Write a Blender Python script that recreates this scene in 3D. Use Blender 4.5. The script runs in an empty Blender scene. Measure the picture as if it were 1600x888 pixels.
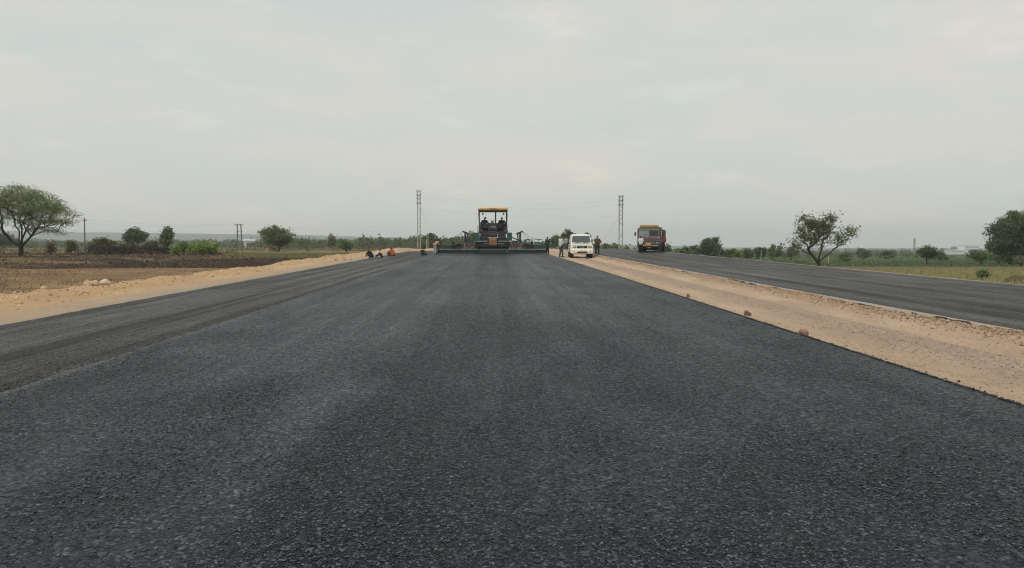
import bpy, math, random
import numpy as np
from mathutils import Vector, Matrix

# ------------------------------------------------------------------ camera, sky, sun, exposure
SC = bpy.context.scene
COL = SC.collection
random.seed(7)
RNG = np.random.default_rng(11)
YAW = math.radians(1.54)          # the lens looks a little to the right of the road axis
PITCH = math.radians(2.87)        # and a little down
EYE = 1.6
FPX = 1155.0                      # focal length in photograph pixels (1600 wide)

cam_data = bpy.data.cameras.new('camera')
cam_data.sensor_width = 36.0
cam_data.lens = 36.0 * FPX / 1600.0
cam_data.clip_start = 0.1
cam_data.clip_end = 20000.0
cam = bpy.data.objects.new('camera', cam_data)
COL.objects.link(cam)
cam.location = (0.0, 0.0, EYE)
cam.rotation_euler = (math.pi / 2 - PITCH, 0.0, -YAW)
SC.camera = cam

SUN_EL = math.radians(52)
SUN_AZ = math.radians(215)        # compass style, clockwise from +Y: behind the camera and to the left
world = bpy.data.worlds.new('World')
SC.world = world
world.use_nodes = True
wn, wl = world.node_tree.nodes, world.node_tree.links
wn.clear()
w_out = wn.new('ShaderNodeOutputWorld')
w_bg = wn.new('ShaderNodeBackground')
w_bg.inputs['Strength'].default_value = 0.1
sky = wn.new('ShaderNodeTexSky')
sky.sky_type = 'NISHITA'
sky.sun_disc = False
sky.sun_elevation = SUN_EL
sky.sun_rotation = SUN_AZ
sky.air_density = 1.0
sky.dust_density = 6.0
sky.ozone_density = 1.0
# a thin even overcast veil over the clear sky, with faint streaky cloud
w_tc = wn.new('ShaderNodeTexCoord')
w_map = wn.new('ShaderNodeMapping')
w_map.inputs['Scale'].default_value = (1.6, 1.6, 7.5)
w_n1 = wn.new('ShaderNodeTexNoise')
w_n1.inputs['Scale'].default_value = 1.9
w_n1.inputs['Detail'].default_value = 8.0
w_n1.inputs['Roughness'].default_value = 0.55
w_n1.inputs['Distortion'].default_value = 0.6
w_r1 = wn.new('ShaderNodeValToRGB')
w_r1.color_ramp.elements[0].position = 0.36
w_r1.color_ramp.elements[0].color = (6.72, 7.25, 6.88, 1)
w_r1.color_ramp.elements[1].position = 0.64
w_r1.color_ramp.elements[1].color = (7.70, 7.48, 6.80, 1)
# scattered small cloud heads, barely brighter than the veil
w_map2 = wn.new('ShaderNodeMapping')
w_map2.inputs['Scale'].default_value = (3.2, 3.2, 11.0)
w_map2.inputs['Location'].default_value = (0.35, 0.8, 0.1)
w_n2 = wn.new('ShaderNodeTexNoise')
w_n2.inputs['Scale'].default_value = 2.3
w_n2.inputs['Detail'].default_value = 9.0
w_n2.inputs['Roughness'].default_value = 0.58
w_r2 = wn.new('ShaderNodeValToRGB')
w_r2.color_ramp.elements[0].position = 0.56
w_r2.color_ramp.elements[0].color = (0, 0, 0, 1)
w_r2.color_ramp.elements[1].position = 0.70
w_r2.color_ramp.elements[1].color = (0.70, 0.56, 0.36, 1)
w_add = wn.new('ShaderNodeMixRGB'); w_add.blend_type = 'ADD'; w_add.inputs['Fac'].default_value = 1.0
wl.new(w_tc.outputs['Generated'], w_map2.inputs['Vector'])
wl.new(w_map2.outputs['Vector'], w_n2.inputs['Vector'])
wl.new(w_n2.outputs['Fac'], w_r2.inputs['Fac'])
wl.new(w_r1.outputs['Color'], w_add.inputs['Color1'])
wl.new(w_r2.outputs['Color'], w_add.inputs['Color2'])
w_mix = wn.new('ShaderNodeMixRGB')
w_mix.inputs['Fac'].default_value = 0.88
wl.new(w_tc.outputs['Generated'], w_map.inputs['Vector'])
wl.new(w_map.outputs['Vector'], w_n1.inputs['Vector'])
wl.new(w_n1.outputs['Fac'], w_r1.inputs['Fac'])
wl.new(sky.outputs['Color'], w_mix.inputs['Color1'])
wl.new(w_add.outputs['Color'], w_mix.inputs['Color2'])
wl.new(w_mix.outputs['Color'], w_bg.inputs['Color'])
wl.new(w_bg.outputs['Background'], w_out.inputs['Surface'])

sun_data = bpy.data.lights.new('sun', 'SUN')
sun_data.energy = 1.5
sun_data.angle = math.radians(14)
sun_data.color = (1.0, 0.94, 0.84)
sun = bpy.data.objects.new('sun', sun_data)
COL.objects.link(sun)
_sd = Vector((math.sin(SUN_AZ) * math.cos(SUN_EL), math.cos(SUN_AZ) * math.cos(SUN_EL), math.sin(SUN_EL)))
sun.rotation_euler = _sd.to_track_quat('Z', 'Y').to_euler()
sun.location = _sd * 50

SC.view_settings.view_transform = 'Standard'
SC.view_settings.look = 'None'
SC.view_settings.exposure = 0.0
SC.view_settings.gamma = 1.0
SC.view_settings.use_curve_mapping = False
SC.cycles.use_denoising = True
SC.cycles.denoising_prefilter = 'ACCURATE'
SC.cycles.filter_width = 1.1
SC.cycles.max_bounces = 6
SC.cycles.diffuse_bounces = 3
SC.cycles.glossy_bounces = 3
SC.cycles.transmission_bounces = 4
SC.cycles.volume_bounces = 1
SC.cycles.transparent_max_bounces = 8

# ------------------------------------------------------------------ noise and terrain shape
def _hash(ix, iy, s):
    n = (ix.astype(np.int64) * 374761393 + iy.astype(np.int64) * 668265263 + s * 974711) & 0x7fffffff
    n = (n ^ (n >> 13)) * 1274126177 & 0x7fffffff
    n = n ^ (n >> 16)
    return (n & 0xffff) / 65535.0

def vnoise(x, y, s=0):
    x = np.asarray(x, float); y = np.asarray(y, float)
    ix = np.floor(x); iy = np.floor(y)
    fx = x - ix; fy = y - iy
    fx = fx * fx * (3 - 2 * fx); fy = fy * fy * (3 - 2 * fy)
    a = _hash(ix, iy, s); b = _hash(ix + 1, iy, s); c = _hash(ix, iy + 1, s); d = _hash(ix + 1, iy + 1, s)
    return (a * (1 - fx) + b * fx) * (1 - fy) + (c * (1 - fx) + d * fx) * fy

def fbm(x, y, s=0, o=4):
    t = 0.0; a = 0.5; f = 1.0
    for k in range(o):
        t = t + a * vnoise(np.asarray(x) * f, np.asarray(y) * f, s + k * 17)
        a *= 0.5; f *= 2.03
    return t / (1 - 0.5 ** o)

def sstep(a, b, x):
    t = np.clip((np.asarray(x, float) - a) / (b - a), 0, 1)
    return t * t * (3 - 2 * t)

GRADE = 0.0147
def prof(y):
    """height of the road along its axis: a gentle climb to a crest past the paver"""
    y = np.asarray(y, float)
    t = np.clip(y - 78, 0, 62)
    z = GRADE * np.minimum(y, 78) + GRADE * t - (0.0347 / 62) * t * t / 2
    return z - 0.02 * np.maximum(y - 140, 0)

def left_level(x, y):
    return 0.08 + 0.004 * np.clip(y, 0, 190)

def right_level(x, y):
    d = np.maximum(y, 25)
    return -0.2 - 0.011 * np.clip(d - 25, 0, 800)

def ground(x, y):
    x = np.asarray(x, float); y = np.asarray(y, float)
    yy = np.maximum(y, 0)
    t = sstep(0, 1, (x + 0.02 * yy) / (0.18 * yy + 6))
    base = left_level(x, y) * (1 - t) + right_level(x, y) * t
    far = sstep(30, 400, y)
    base = base + (fbm(x / 6.0, y / 6.0, 3) - 0.5) * 0.16 * (1 - far) + (fbm(x / 60.0, y / 60.0, 5) - 0.5) * 0.5 * far
    # furrowed dark soil bank and pit left of the road
    pit = sstep(46, 49.5, y) * (1 - sstep(72, 75.5, y)) * sstep(-31, -28.5, x) * (1 - sstep(-17.5, -15, x))
    base = base - 1.1 * pit
    bank = np.exp(-((y - 60 - 6 * np.sin(x * 0.13)) / 2.6) ** 2) * (1 - sstep(-34, -30, x)) * 0.28
    bank = bank + np.exp(-((y - 78) / 2.0) ** 2) * (1 - sstep(-26, -22, x)) * 0.2
    base = base + bank * (0.5 + fbm(x / 2.0, y / 2.0, 9))
    w = sstep(-16.5, -12.6, x) * (1 - sstep(18.6, 22.0, x)) * (1 - sstep(150, 230, y))
    return base * (1 - w) + (prof(y) - 0.28) * w

def gz(x, y):
    return float(ground(np.array([x]), np.array([y]))[0])

def at(u, d):
    """where the photograph's column u stands at depth d"""
    xc = (u - 800.0) / FPX * d
    return d * math.sin(YAW) + xc * math.cos(YAW), d * math.cos(YAW) - xc * math.sin(YAW)

# ------------------------------------------------------------------ materials
MATS = {}
def nodes_of(m):
    return m.node_tree.nodes, m.node_tree.links

def mat(name, col, rough=0.7, metal=0.0, var=0.12, scale=6.0, bump=0.0, spec=0.5, coat=0.0):
    """painted or plain surface with a little grime"""
    if name in MATS: return MATS[name]
    m = bpy.data.materials.new(name); m.use_nodes = True
    n, l = nodes_of(m)
    b = n['Principled BSDF']
    b.inputs['Roughness'].default_value = rough
    b.inputs['Metallic'].default_value = metal
    b.inputs['Specular IOR Level'].default_value = spec
    b.inputs['Coat Weight'].default_value = coat
    tc = n.new('ShaderNodeTexCoord')
    nz = n.new('ShaderNodeTexNoise'); nz.inputs['Scale'].default_value = scale; nz.inputs['Detail'].default_value = 5
    r = n.new('ShaderNodeValToRGB')
    r.color_ramp.elements[0].position = 0.3; r.color_ramp.elements[1].position = 0.7
    r.color_ramp.elements[0].color = tuple(c * (1 - var) for c in col) + (1,)
    r.color_ramp.elements[1].color = tuple(min(1, c * (1 + var)) for c in col) + (1,)
    l.new(tc.outputs['Object'], nz.inputs['Vector']); l.new(nz.outputs['Fac'], r.inputs['Fac']); l.new(r.outputs['Color'], b.inputs['Base Color'])
    if bump:
        bp = n.new('ShaderNodeBump'); bp.inputs['Strength'].default_value = bump; bp.inputs['Distance'].default_value = 0.03
        l.new(nz.outputs['Fac'], bp.inputs['Height']); l.new(bp.outputs['Normal'], b.inputs['Normal'])
    MATS[name] = m
    return m

def leaf_mat(name, col, trans=0.35, var=1.0):
    if name in MATS: return MATS[name]
    m = bpy.data.materials.new(name); m.use_nodes = True
    n, l = nodes_of(m)
    b = n['Principled BSDF']; b.inputs['Roughness'].default_value = 0.6; b.inputs['Specular IOR Level'].default_value = 0.25
    at_ = n.new('ShaderNodeAttribute'); at_.attribute_name = 'tint'
    mx = n.new('ShaderNodeMixRGB'); mx.blend_type = 'MULTIPLY'; mx.inputs['Fac'].default_value = var
    mx.inputs['Color1'].default_value = tuple(col) + (1,)
    l.new(at_.outputs['Color'], mx.inputs['Color2'])
    tr = n.new('ShaderNodeBsdfTranslucent'); ms = n.new('ShaderNodeMixShader'); ms.inputs['Fac'].default_value = trans
    l.new(mx.outputs['Color'], b.inputs['Base Color']); l.new(mx.outputs['Color'], tr.inputs['Color'])
    l.new(b.outputs['BSDF'], ms.inputs[1]); l.new(tr.outputs['BSDF'], ms.inputs[2])
    l.new(ms.outputs['Shader'], n['Material Output'].inputs['Surface'])
    MATS[name] = m
    return m

def ramp(n, stops):
    r = n.new('ShaderNodeValToRGB')
    e = r.color_ramp.elements
    e[0].position, e[0].color = stops[0][0], tuple(stops[0][1]) + (1,)
    e[1].position, e[1].color = stops[-1][0], tuple(stops[-1][1]) + (1,)
    for p, c in stops[1:-1]:
        q = e.new(p); q.color = tuple(c) + (1,)
    return r

def noise_node(n, l, vec, scale, detail=4, rough=0.5, dist=0.0):
    t = n.new('ShaderNodeTexNoise')
    t.inputs['Scale'].default_value = scale; t.inputs['Detail'].default_value = detail
    t.inputs['Roughness'].default_value = rough; t.inputs['Distortion'].default_value = dist
    l.new(vec, t.inputs['Vector'])
    return t

def mapping(n, l, vec, scale):
    mp = n.new('ShaderNodeMapping'); mp.inputs['Scale'].default_value = scale
    l.new(vec, mp.inputs['Vector'])
    return mp.outputs['Vector']

def mixc(n, l, a, b, fac, blend='MIX'):
    x = n.new('ShaderNodeMixRGB'); x.blend_type = blend
    for s, i in ((a, 'Color1'), (b, 'Color2'), (fac, 'Fac')):
        if isinstance(s, (int, float)): x.inputs[i].default_value = s
        elif isinstance(s, tuple): x.inputs[i].default_value = s + (1,)
        else: l.new(s, x.inputs[i])
    return x.outputs['Color']

def mathn(n, l, op, a, b):
    x = n.new('ShaderNodeMath'); x.operation = op
    for k, s in enumerate((a, b)):
        if isinstance(s, (int, float)): x.inputs[k].default_value = s
        else: l.new(s, x.inputs[k])
    return x.outputs[0]

def asphalt(name, dark, light, streak, streak_amt, tint2, rough0, cell=70.0, bump=0.9, spec_tint=(0.70, 0.86, 1.0), spec=0.26, gloss_streak=0.75):
    m = bpy.data.materials.new(name); m.use_nodes = True
    n, l = nodes_of(m); b = n['Principled BSDF']
    tc = n.new('ShaderNodeTexCoord'); o = tc.outputs['Object']
    # stones
    v1 = n.new('ShaderNodeTexVoronoi'); v1.inputs['Scale'].default_value = cell; l.new(o, v1.inputs['Vector'])
    v2 = n.new('ShaderNodeTexVoronoi'); v2.inputs['Scale'].default_value = cell * 2.3; l.new(o, v2.inputs['Vector'])
    sep = n.new('ShaderNodeSeparateColor'); l.new(v1.outputs['Color'], sep.inputs['Color'])
    fine = noise_node(n, l, o, 38, 5, 0.7)
    pat = n.new('ShaderNodeAttribute'); pat.attribute_name = 'tint'    # red: how open and coarse the mat is here
    psep = n.new('ShaderNodeSeparateColor'); l.new(pat.outputs['Color'], psep.inputs['Color'])
    coarse = psep.outputs['Red']
    pr = ramp(n, [(0.0, (1, 1, 1)), (1.0, (0, 0, 0))]); l.new(coarse, pr.inputs['Fac'])
    stone = ramp(n, [(0.0, dark), (0.7, tuple((a * 2 + c) / 3 for a, c in zip(dark, light))), (0.90, light), (1.0, tuple(c * 2.8 for c in light))])
    l.new(sep.outputs['Red'], stone.inputs['Fac'])
    c1 = mixc(n, l, stone.outputs['Color'], tint2, mathn(n, l, 'MULTIPLY', fine.outputs['Fac'], 0.5))
    st0 = noise_node(n, l, mapping(n, l, o, (1.0, 0.012, 1)), streak, 5, 0.65)
    st1 = noise_node(n, l, mapping(n, l, o, (1.0, 0.02, 1)), streak * 6.5, 3, 0.6)
    stf = mathn(n, l, 'ADD', mathn(n, l, 'MULTIPLY', st0.outputs['Fac'], 0.72), mathn(n, l, 'MULTIPLY', st1.outputs['Fac'], 0.28))
    sr = ramp(n, [(0.36, (0.5, 0.5, 0.51)), (0.5, (1, 1, 1)), (0.66, (1.7, 1.65, 1.58))]); l.new(stf, sr.inputs['Fac'])
    c2 = mixc(n, l, c1, sr.outputs['Color'], streak_amt, 'MULTIPLY')
    pc = ramp(n, [(0.0, (1.08, 1.08, 1.1)), (1.0, (0.86, 0.87, 0.87))]); l.new(coarse, pc.inputs['Fac'])
    c3 = mixc(n, l, c2, pc.outputs['Color'], 1.0, 'MULTIPLY')
    l.new(c3, b.inputs['Base Color'])
    rr = n.new('ShaderNodeMapRange'); l.new(fine.outputs['Fac'], rr.inputs['Value'])
    rr.inputs['To Min'].default_value = rough0 - 0.14; rr.inputs['To Max'].default_value = rough0 + 0.16
    rg = mathn(n, l, 'ADD', rr.outputs['Result'], mathn(n, l, 'MULTIPLY', coarse, 0.035))
    rg = mathn(n, l, 'ADD', rg, mathn(n, l, 'MULTIPLY', mathn(n, l, 'SUBTRACT', 0.5, stf), gloss_streak * streak_amt))
    rg = mathn(n, l, 'ADD', rg, mathn(n, l, 'MULTIPLY', mathn(n, l, 'SUBTRACT', sep.outputs['Green'], 0.5), 0.42))
    l.new(rg, b.inputs['Roughness'])
    b.inputs['Specular IOR Level'].default_value = spec
    b.inputs['Specular Tint'].default_value = spec_tint + (1,)
    h = mathn(n, l, 'ADD', mathn(n, l, 'MULTIPLY', v1.outputs['Distance'], -1.1), mathn(n, l, 'MULTIPLY', v2.outputs['Distance'], -0.4))
    h = mathn(n, l, 'ADD', h, mathn(n, l, 'MULTIPLY', fine.outputs['Fac'], 0.9))
    h = mathn(n, l, 'MULTIPLY', h, mathn(n, l, 'ADD', mathn(n, l, 'MULTIPLY', pr.outputs['Color'], -0.5), 1.0))
    bp = n.new('ShaderNodeBump'); bp.inputs['Strength'].default_value = bump; bp.inputs['Distance'].default_value = 0.012
    l.new(h, bp.inputs['Height']); l.new(bp.outputs['Normal'], b.inputs['Normal'])
    MATS[name] = m
    return m

def earth(name, stops, gravel, gravel_amt, bands=None, bump=0.6):
    """bare soil with pebbles; bands: (x of centre, half width, colour) for gravelly strips along the road"""
    m = bpy.data.materials.new(name); m.use_nodes = True
    n, l = nodes_of(m); b = n['Principled BSDF']; b.inputs['Roughness'].default_value = 0.95; b.inputs['Specular IOR Level'].default_value = 0.2
    tc = n.new('ShaderNodeTexCoord'); o = tc.outputs['Object']
    big = noise_node(n, l, mapping(n, l, o, (1, 0.35, 1)), 0.9, 8, 0.62, 0.4)
    r = ramp(n, stops); l.new(big.outputs['Fac'], r.inputs['Fac'])
    v = n.new('ShaderNodeTexVoronoi'); v.inputs['Scale'].default_value = 26; l.new(o, v.inputs['Vector'])
    sp = n.new('ShaderNodeSeparateColor'); l.new(v.outputs['Color'], sp.inputs['Color'])
    gm = ramp(n, [(0.62, (0, 0, 0)), (0.75, (1, 1, 1))]); l.new(sp.outputs['Green'], gm.inputs['Fac'])
    near = ramp(n, [(0.25, (1, 1, 1)), (0.55, (0, 0, 0))]); l.new(v.outputs['Distance'], near.inputs['Fac'])
    gr = ramp(n, [(0.0, tuple(c * 0.55 for c in gravel)), (1.0, tuple(min(1, c * 1.35) for c in gravel))]); l.new(sp.outputs['Blue'], gr.inputs['Fac'])
    f = mathn(n, l, 'MULTIPLY', mathn(n, l, 'MULTIPLY', gm.outputs['Color'], near.outputs['Color']), gravel_amt)
    c = mixc(n, l, r.outputs['Color'], gr.outputs['Color'], f)
    for band in (bands or []):
        sx = n.new('ShaderNodeSeparateXYZ'); l.new(o, sx.inputs['Vector'])
        bn = noise_node(n, l, mapping(n, l, o, (0.8, 0.12, 1)), 1.3, 4)
        wob = mathn(n, l, 'ADD', sx.outputs['X'], mathn(n, l, 'MULTIPLY', mathn(n, l, 'SUBTRACT', bn.outputs['Fac'], 0.5), 1.1))
        dd = mathn(n, l, 'DIVIDE', mathn(n, l, 'ABSOLUTE', mathn(n, l, 'SUBTRACT', wob, band[0]), 0), band[1])
        br = ramp(n, [(0.35, (1, 1, 1)), (1.0, (0, 0, 0))]); l.new(dd, br.inputs['Fac'])
        fn = noise_node(n, l, o, 17, 4, 0.7)
        fr = ramp(n, [(0.38, (0, 0, 0)), (0.62, (1, 1, 1))]); l.new(fn.outputs['Fac'], fr.inputs['Fac'])
        c = mixc(n, l, c, band[2], mathn(n, l, 'MULTIPLY', mathn(n, l, 'MULTIPLY', br.outputs['Color'], fr.outputs['Color']), 0.8))
    sm = noise_node(n, l, o, 30, 6, 0.7)
    sr = ramp(n, [(0.25, (0.78, 0.76, 0.74)), (0.75, (1.18, 1.18, 1.18))]); l.new(sm.outputs['Fac'], sr.inputs['Fac'])
    c = mixc(n, l, c, sr.outputs['Color'], 0.9, 'MULTIPLY')
    l.new(c, b.inputs['Base Color'])
    h = mathn(n, l, 'ADD', sm.outputs['Fac'], mathn(n, l, 'MULTIPLY', f, 0.5))
    bp = n.new('ShaderNodeBump'); bp.inputs['Strength'].default_value = bump; bp.inputs['Distance'].default_value = 0.03
    l.new(h, bp.inputs['Height']); l.new(bp.outputs['Normal'], b.inputs['Normal'])
    MATS[name] = m
    return m

def field_mat(name):
    """land: colour of each plot from the mesh, broken up by clods and dry stubble"""
    m = bpy.data.materials.new(name); m.use_nodes = True
    n, l = nodes_of(m); b = n['Principled BSDF']; b.inputs['Roughness'].default_value = 1.0; b.inputs['Specular IOR Level'].default_value = 0.1
    tc = n.new('ShaderNodeTexCoord'); o = tc.outputs['Object']
    at_ = n.new('ShaderNodeAttribute'); at_.attribute_name = 'tint'
    n1 = noise_node(n, l, o, 0.8, 9, 0.7, 0.3)
    r1 = ramp(n, [(0.3, (0.62, 0.6, 0.58)), (0.5, (1, 1, 1)), (0.7, (1.45, 1.42, 1.3))]); l.new(n1.outputs['Fac'], r1.inputs['Fac'])
    n2 = noise_node(n, l, o, 7.0, 6, 0.75)
    r2 = ramp(n, [(0.3, (0.68, 0.68, 0.68)), (0.7, (1.35, 1.33, 1.28))]); l.new(n2.outputs['Fac'], r2.inputs['Fac'])
    c = mixc(n, l, mixc(n, l, at_.outputs['Color'], r1.outputs['Color'], 1.0, 'MULTIPLY'), r2.outputs['Color'], 1.0, 'MULTIPLY')
    l.new(c, b.inputs['Base Color'])
    bp = n.new('ShaderNodeBump'); bp.inputs['Strength'].default_value = 0.8; bp.inputs['Distance'].default_value = 0.12
    l.new(n2.outputs['Fac'], bp.inputs['Height']); l.new(bp.outputs['Normal'], b.inputs['Normal'])
    MATS[name] = m
    return m

# ------------------------------------------------------------------ mesh helpers
def np_mesh(name, verts, faces, tint=None, smooth=False):
    """faces: (n,3) or (n,4) array"""
    verts = np.ascontiguousarray(verts, dtype=np.float32); faces = np.ascontiguousarray(faces, dtype=np.int32)
    k = faces.shape[1]; nf = len(faces)
    me = bpy.data.meshes.new(name)
    me.vertices.add(len(verts)); me.vertices.foreach_set('co', verts.ravel())
    me.loops.add(nf * k); me.loops.foreach_set('vertex_index', faces.ravel())
    me.polygons.add(nf); me.polygons.foreach_set('loop_start', np.arange(nf, dtype=np.int32) * k)
    me.polygons.foreach_set('use_smooth', np.full(nf, smooth, dtype=bool))
    if tint is not None:
        a = me.color_attributes.new('tint', 'FLOAT_COLOR', 'POINT')
        t = np.ones((len(verts), 4), np.float32); t[:, :3] = tint
        a.data.foreach_set('color', t.ravel())
    me.update(calc_edges=True)
    me.validate()
    return me

def link(name, me, m, parent=None, loc=None):
    o = bpy.data.objects.new(name, me)
    COL.objects.link(o)
    if m is not None and me is not None:
        if len(me.materials) == 0: me.materials.append(m)
    if parent is not None: o.parent = parent
    if loc is not None: o.location = loc
    return o

def tag(o, label=None, cat=None, group=None, kind=None):
    if label: o['label'] = label
    if cat: o['category'] = cat
    if group: o['group'] = group
    if kind: o['kind'] = kind
    return o

def thing(name, label, cat, loc=(0, 0, 0), rz=0.0, group=None):
    o = bpy.data.objects.new(name, None)
    o.empty_display_size = 0.3
    COL.objects.link(o)
    o.location = loc; o.rotation_euler = (0, 0, rz)
    return tag(o, label, cat, group)

class MB:
    """collects simple solids, builds them as ONE mesh"""
    def __init__(s): s.v = []; s.f = []
    def add(s, vs, fs):
        k = len(s.v); s.v += [tuple(p) for p in vs]; s.f += [tuple(i + k for i in f) for f in fs]; return s
    def box(s, c, size, rot=None, taper=1.0, ch=0.0):
        hx, hy, hz = size[0] / 2, size[1] / 2, size[2] / 2
        if ch > 0:   # chamfered upright edges and top/bottom
            ch = min(ch, hx * 0.9, hy * 0.9, hz * 0.9)
            prof2 = [(-hx + ch, -hy), (hx - ch, -hy), (hx, -hy + ch), (hx, hy - ch), (hx - ch, hy), (-hx + ch, hy), (-hx, hy - ch), (-hx, -hy + ch)]
            rings = []
            for z, k in ((-hz, 1), (-hz + ch, 0), (hz - ch, 0), (hz, 1)):
                rings.append([(x * (1 - k * ch / hx), y * (1 - k * ch / hy), z) for x, y in prof2])
            vs = [p for r in rings for p in r]; fs = []
            for i in range(3):
                for j in range(8):
                    fs.append((i * 8 + j, i * 8 + (j + 1) % 8, (i + 1) * 8 + (j + 1) % 8, (i + 1) * 8 + j))
            fs.append(tuple(reversed(range(8)))); fs.append(tuple(range(24, 32)))
        else:
            vs = [(x * (taper if z > 0 else 1), y * (taper if z > 0 else 1), z) for z in (-hz, hz) for x, y in ((-hx, -hy), (hx, -hy), (hx, hy), (-hx, hy))]
            fs = [(3, 2, 1, 0), (4, 5, 6, 7), (0, 1, 5, 4), (1, 2, 6, 5), (2, 3, 7, 6), (3, 0, 4, 7)]
        M = rot if rot is not None else Matrix.Identity(3)
        return s.add([M @ Vector(p) + Vector(c) for p in vs], fs)
    def tube(s, pts, r, n=6, r1=None):
        pts = [Vector(p) for p in pts]
        m = len(pts); rings = []
        for i, p in enumerate(pts):
            d = (pts[min(i + 1, m - 1)] - pts[max(i - 1, 0)]).normalized()
            a = d.cross(Vector((0, 0, 1)))
            if a.length < 1e-3: a = d.cross(Vector((1, 0, 0)))
            a.normalize(); b = d.cross(a)
            rr = r if r1 is None else r + (r1 - r) * i / max(1, m - 1)
            rings.append([p + (a * math.cos(2 * math.pi * k / n) + b * math.sin(2 * math.pi * k / n)) * rr for k in range(n)])
        vs = [q for R_ in rings for q in R_]; fs = []
        for i in range(m - 1):
            for k in range(n):
                fs.append((i * n + k, i * n + (k + 1) % n, (i + 1) * n + (k + 1) % n, (i + 1) * n + k))
        fs.append(tuple(reversed(range(n)))); fs.append(tuple(range((m - 1) * n, m * n)))
        return s.add(vs, fs)
    def bar(s, p0, p1, w, h=None):
        h = h or w; p0 = Vector(p0); p1 = Vector(p1); d = p1 - p0
        q = d.to_track_quat('Z', 'Y').to_matrix()
        return s.box((p0 + p1) / 2, (w, h, d.length), q)
    def loft(s, rings, cap=True):
        n = len(rings[0]); vs = [q for R_ in rings for q in R_]; fs = []
        for i in range(len(rings) - 1):
            for k in range(n):
                fs.append((i * n + k, i * n + (k + 1) % n, (i + 1) * n + (k + 1) % n, (i + 1) * n + k))
        if cap:
            fs.append(tuple(reversed(range(n)))); fs.append(tuple(range((len(rings) - 1) * n, len(rings) * n)))
        return s.add(vs, fs)
    def lathe(s, prof_, c, axis='X', n=20):
        """prof_: (radius, offset along the axis)"""
        rings = []
        for r, a in prof_:
            ring = []
            for k in range(n):
                t = 2 * math.pi * k / n
                p = (a, r * math.cos(t), r * math.sin(t)) if axis == 'X' else ((r * math.cos(t), a, r * math.sin(t)) if axis == 'Y' else (r * math.cos(t), r * math.sin(t), a))
                ring.append((p[0] + c[0], p[1] + c[1], p[2] + c[2]))
            rings.append(ring)
        return s.loft(rings)
    def prism(s, poly, x0, x1):
        """poly in (y, z), pushed along x"""
        n = len(poly)
        vs = [(x0, y, z) for y, z in poly] + [(x1, y, z) for y, z in poly]
        fs = [tuple(reversed(range(n))), tuple(range(n, 2 * n))] + [(k, (k + 1) % n, n + (k + 1) % n, n + k) for k in range(n)]
        return s.add(vs, fs)
    def build(s, name, m, parent=None, smooth=False, bevel=0.0):
        me = bpy.data.meshes.new(name)
        me.from_pydata([tuple(p) for p in s.v], [], s.f)
        import bmesh
        bm = bmesh.new(); bm.from_mesh(me)
        bmesh.ops.recalc_face_normals(bm, faces=bm.faces)
        if bevel:
            bmesh.ops.bevel(bm, geom=list(bm.edges), offset=bevel, segments=1, affect='EDGES', clamp_overlap=True)
        if smooth:
            for f in bm.faces: f.smooth = True
            for e in bm.edges:
                if len(e.link_faces) == 2 and e.calc_face_angle(0) > math.radians(38): e.smooth = False
        bm.to_mesh(me); bm.free(); me.update()
        return link(name, me, m, parent)

def rrect(hw, z0, z1, y, r=0.08, k=3, cx=0.0):
    """rounded rectangle ring standing across the travel direction"""
    pts = []
    r = min(r, hw * 0.9, (z1 - z0) * 0.45)
    for cxx, cz, a0 in ((cx + hw - r, z1 - r, 0), (cx - hw + r, z1 - r, 90), (cx - hw + r, z0 + r, 180), (cx + hw - r, z0 + r, 270)):
        for i in range(k + 1):
            t = math.radians(a0 + 90 * i / k)
            pts.append((cxx + r * math.cos(t), y, cz + r * math.sin(t)))
    return pts

def text_mesh(s, size, depth=0.004):
    cu = bpy.data.curves.new('lettering', 'FONT')
    cu.body = s; cu.size = size; cu.extrude = depth; cu.align_x = 'CENTER'; cu.align_y = 'CENTER'; cu.resolution_u = 2
    ob = bpy.data.objects.new('lettering_source', cu); COL.objects.link(ob)
    dg = bpy.context.evaluated_depsgraph_get()
    me = bpy.data.meshes.new_from_object(ob.evaluated_get(dg))
    bpy.data.objects.remove(ob); bpy.data.curves.remove(cu)
    return me
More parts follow.
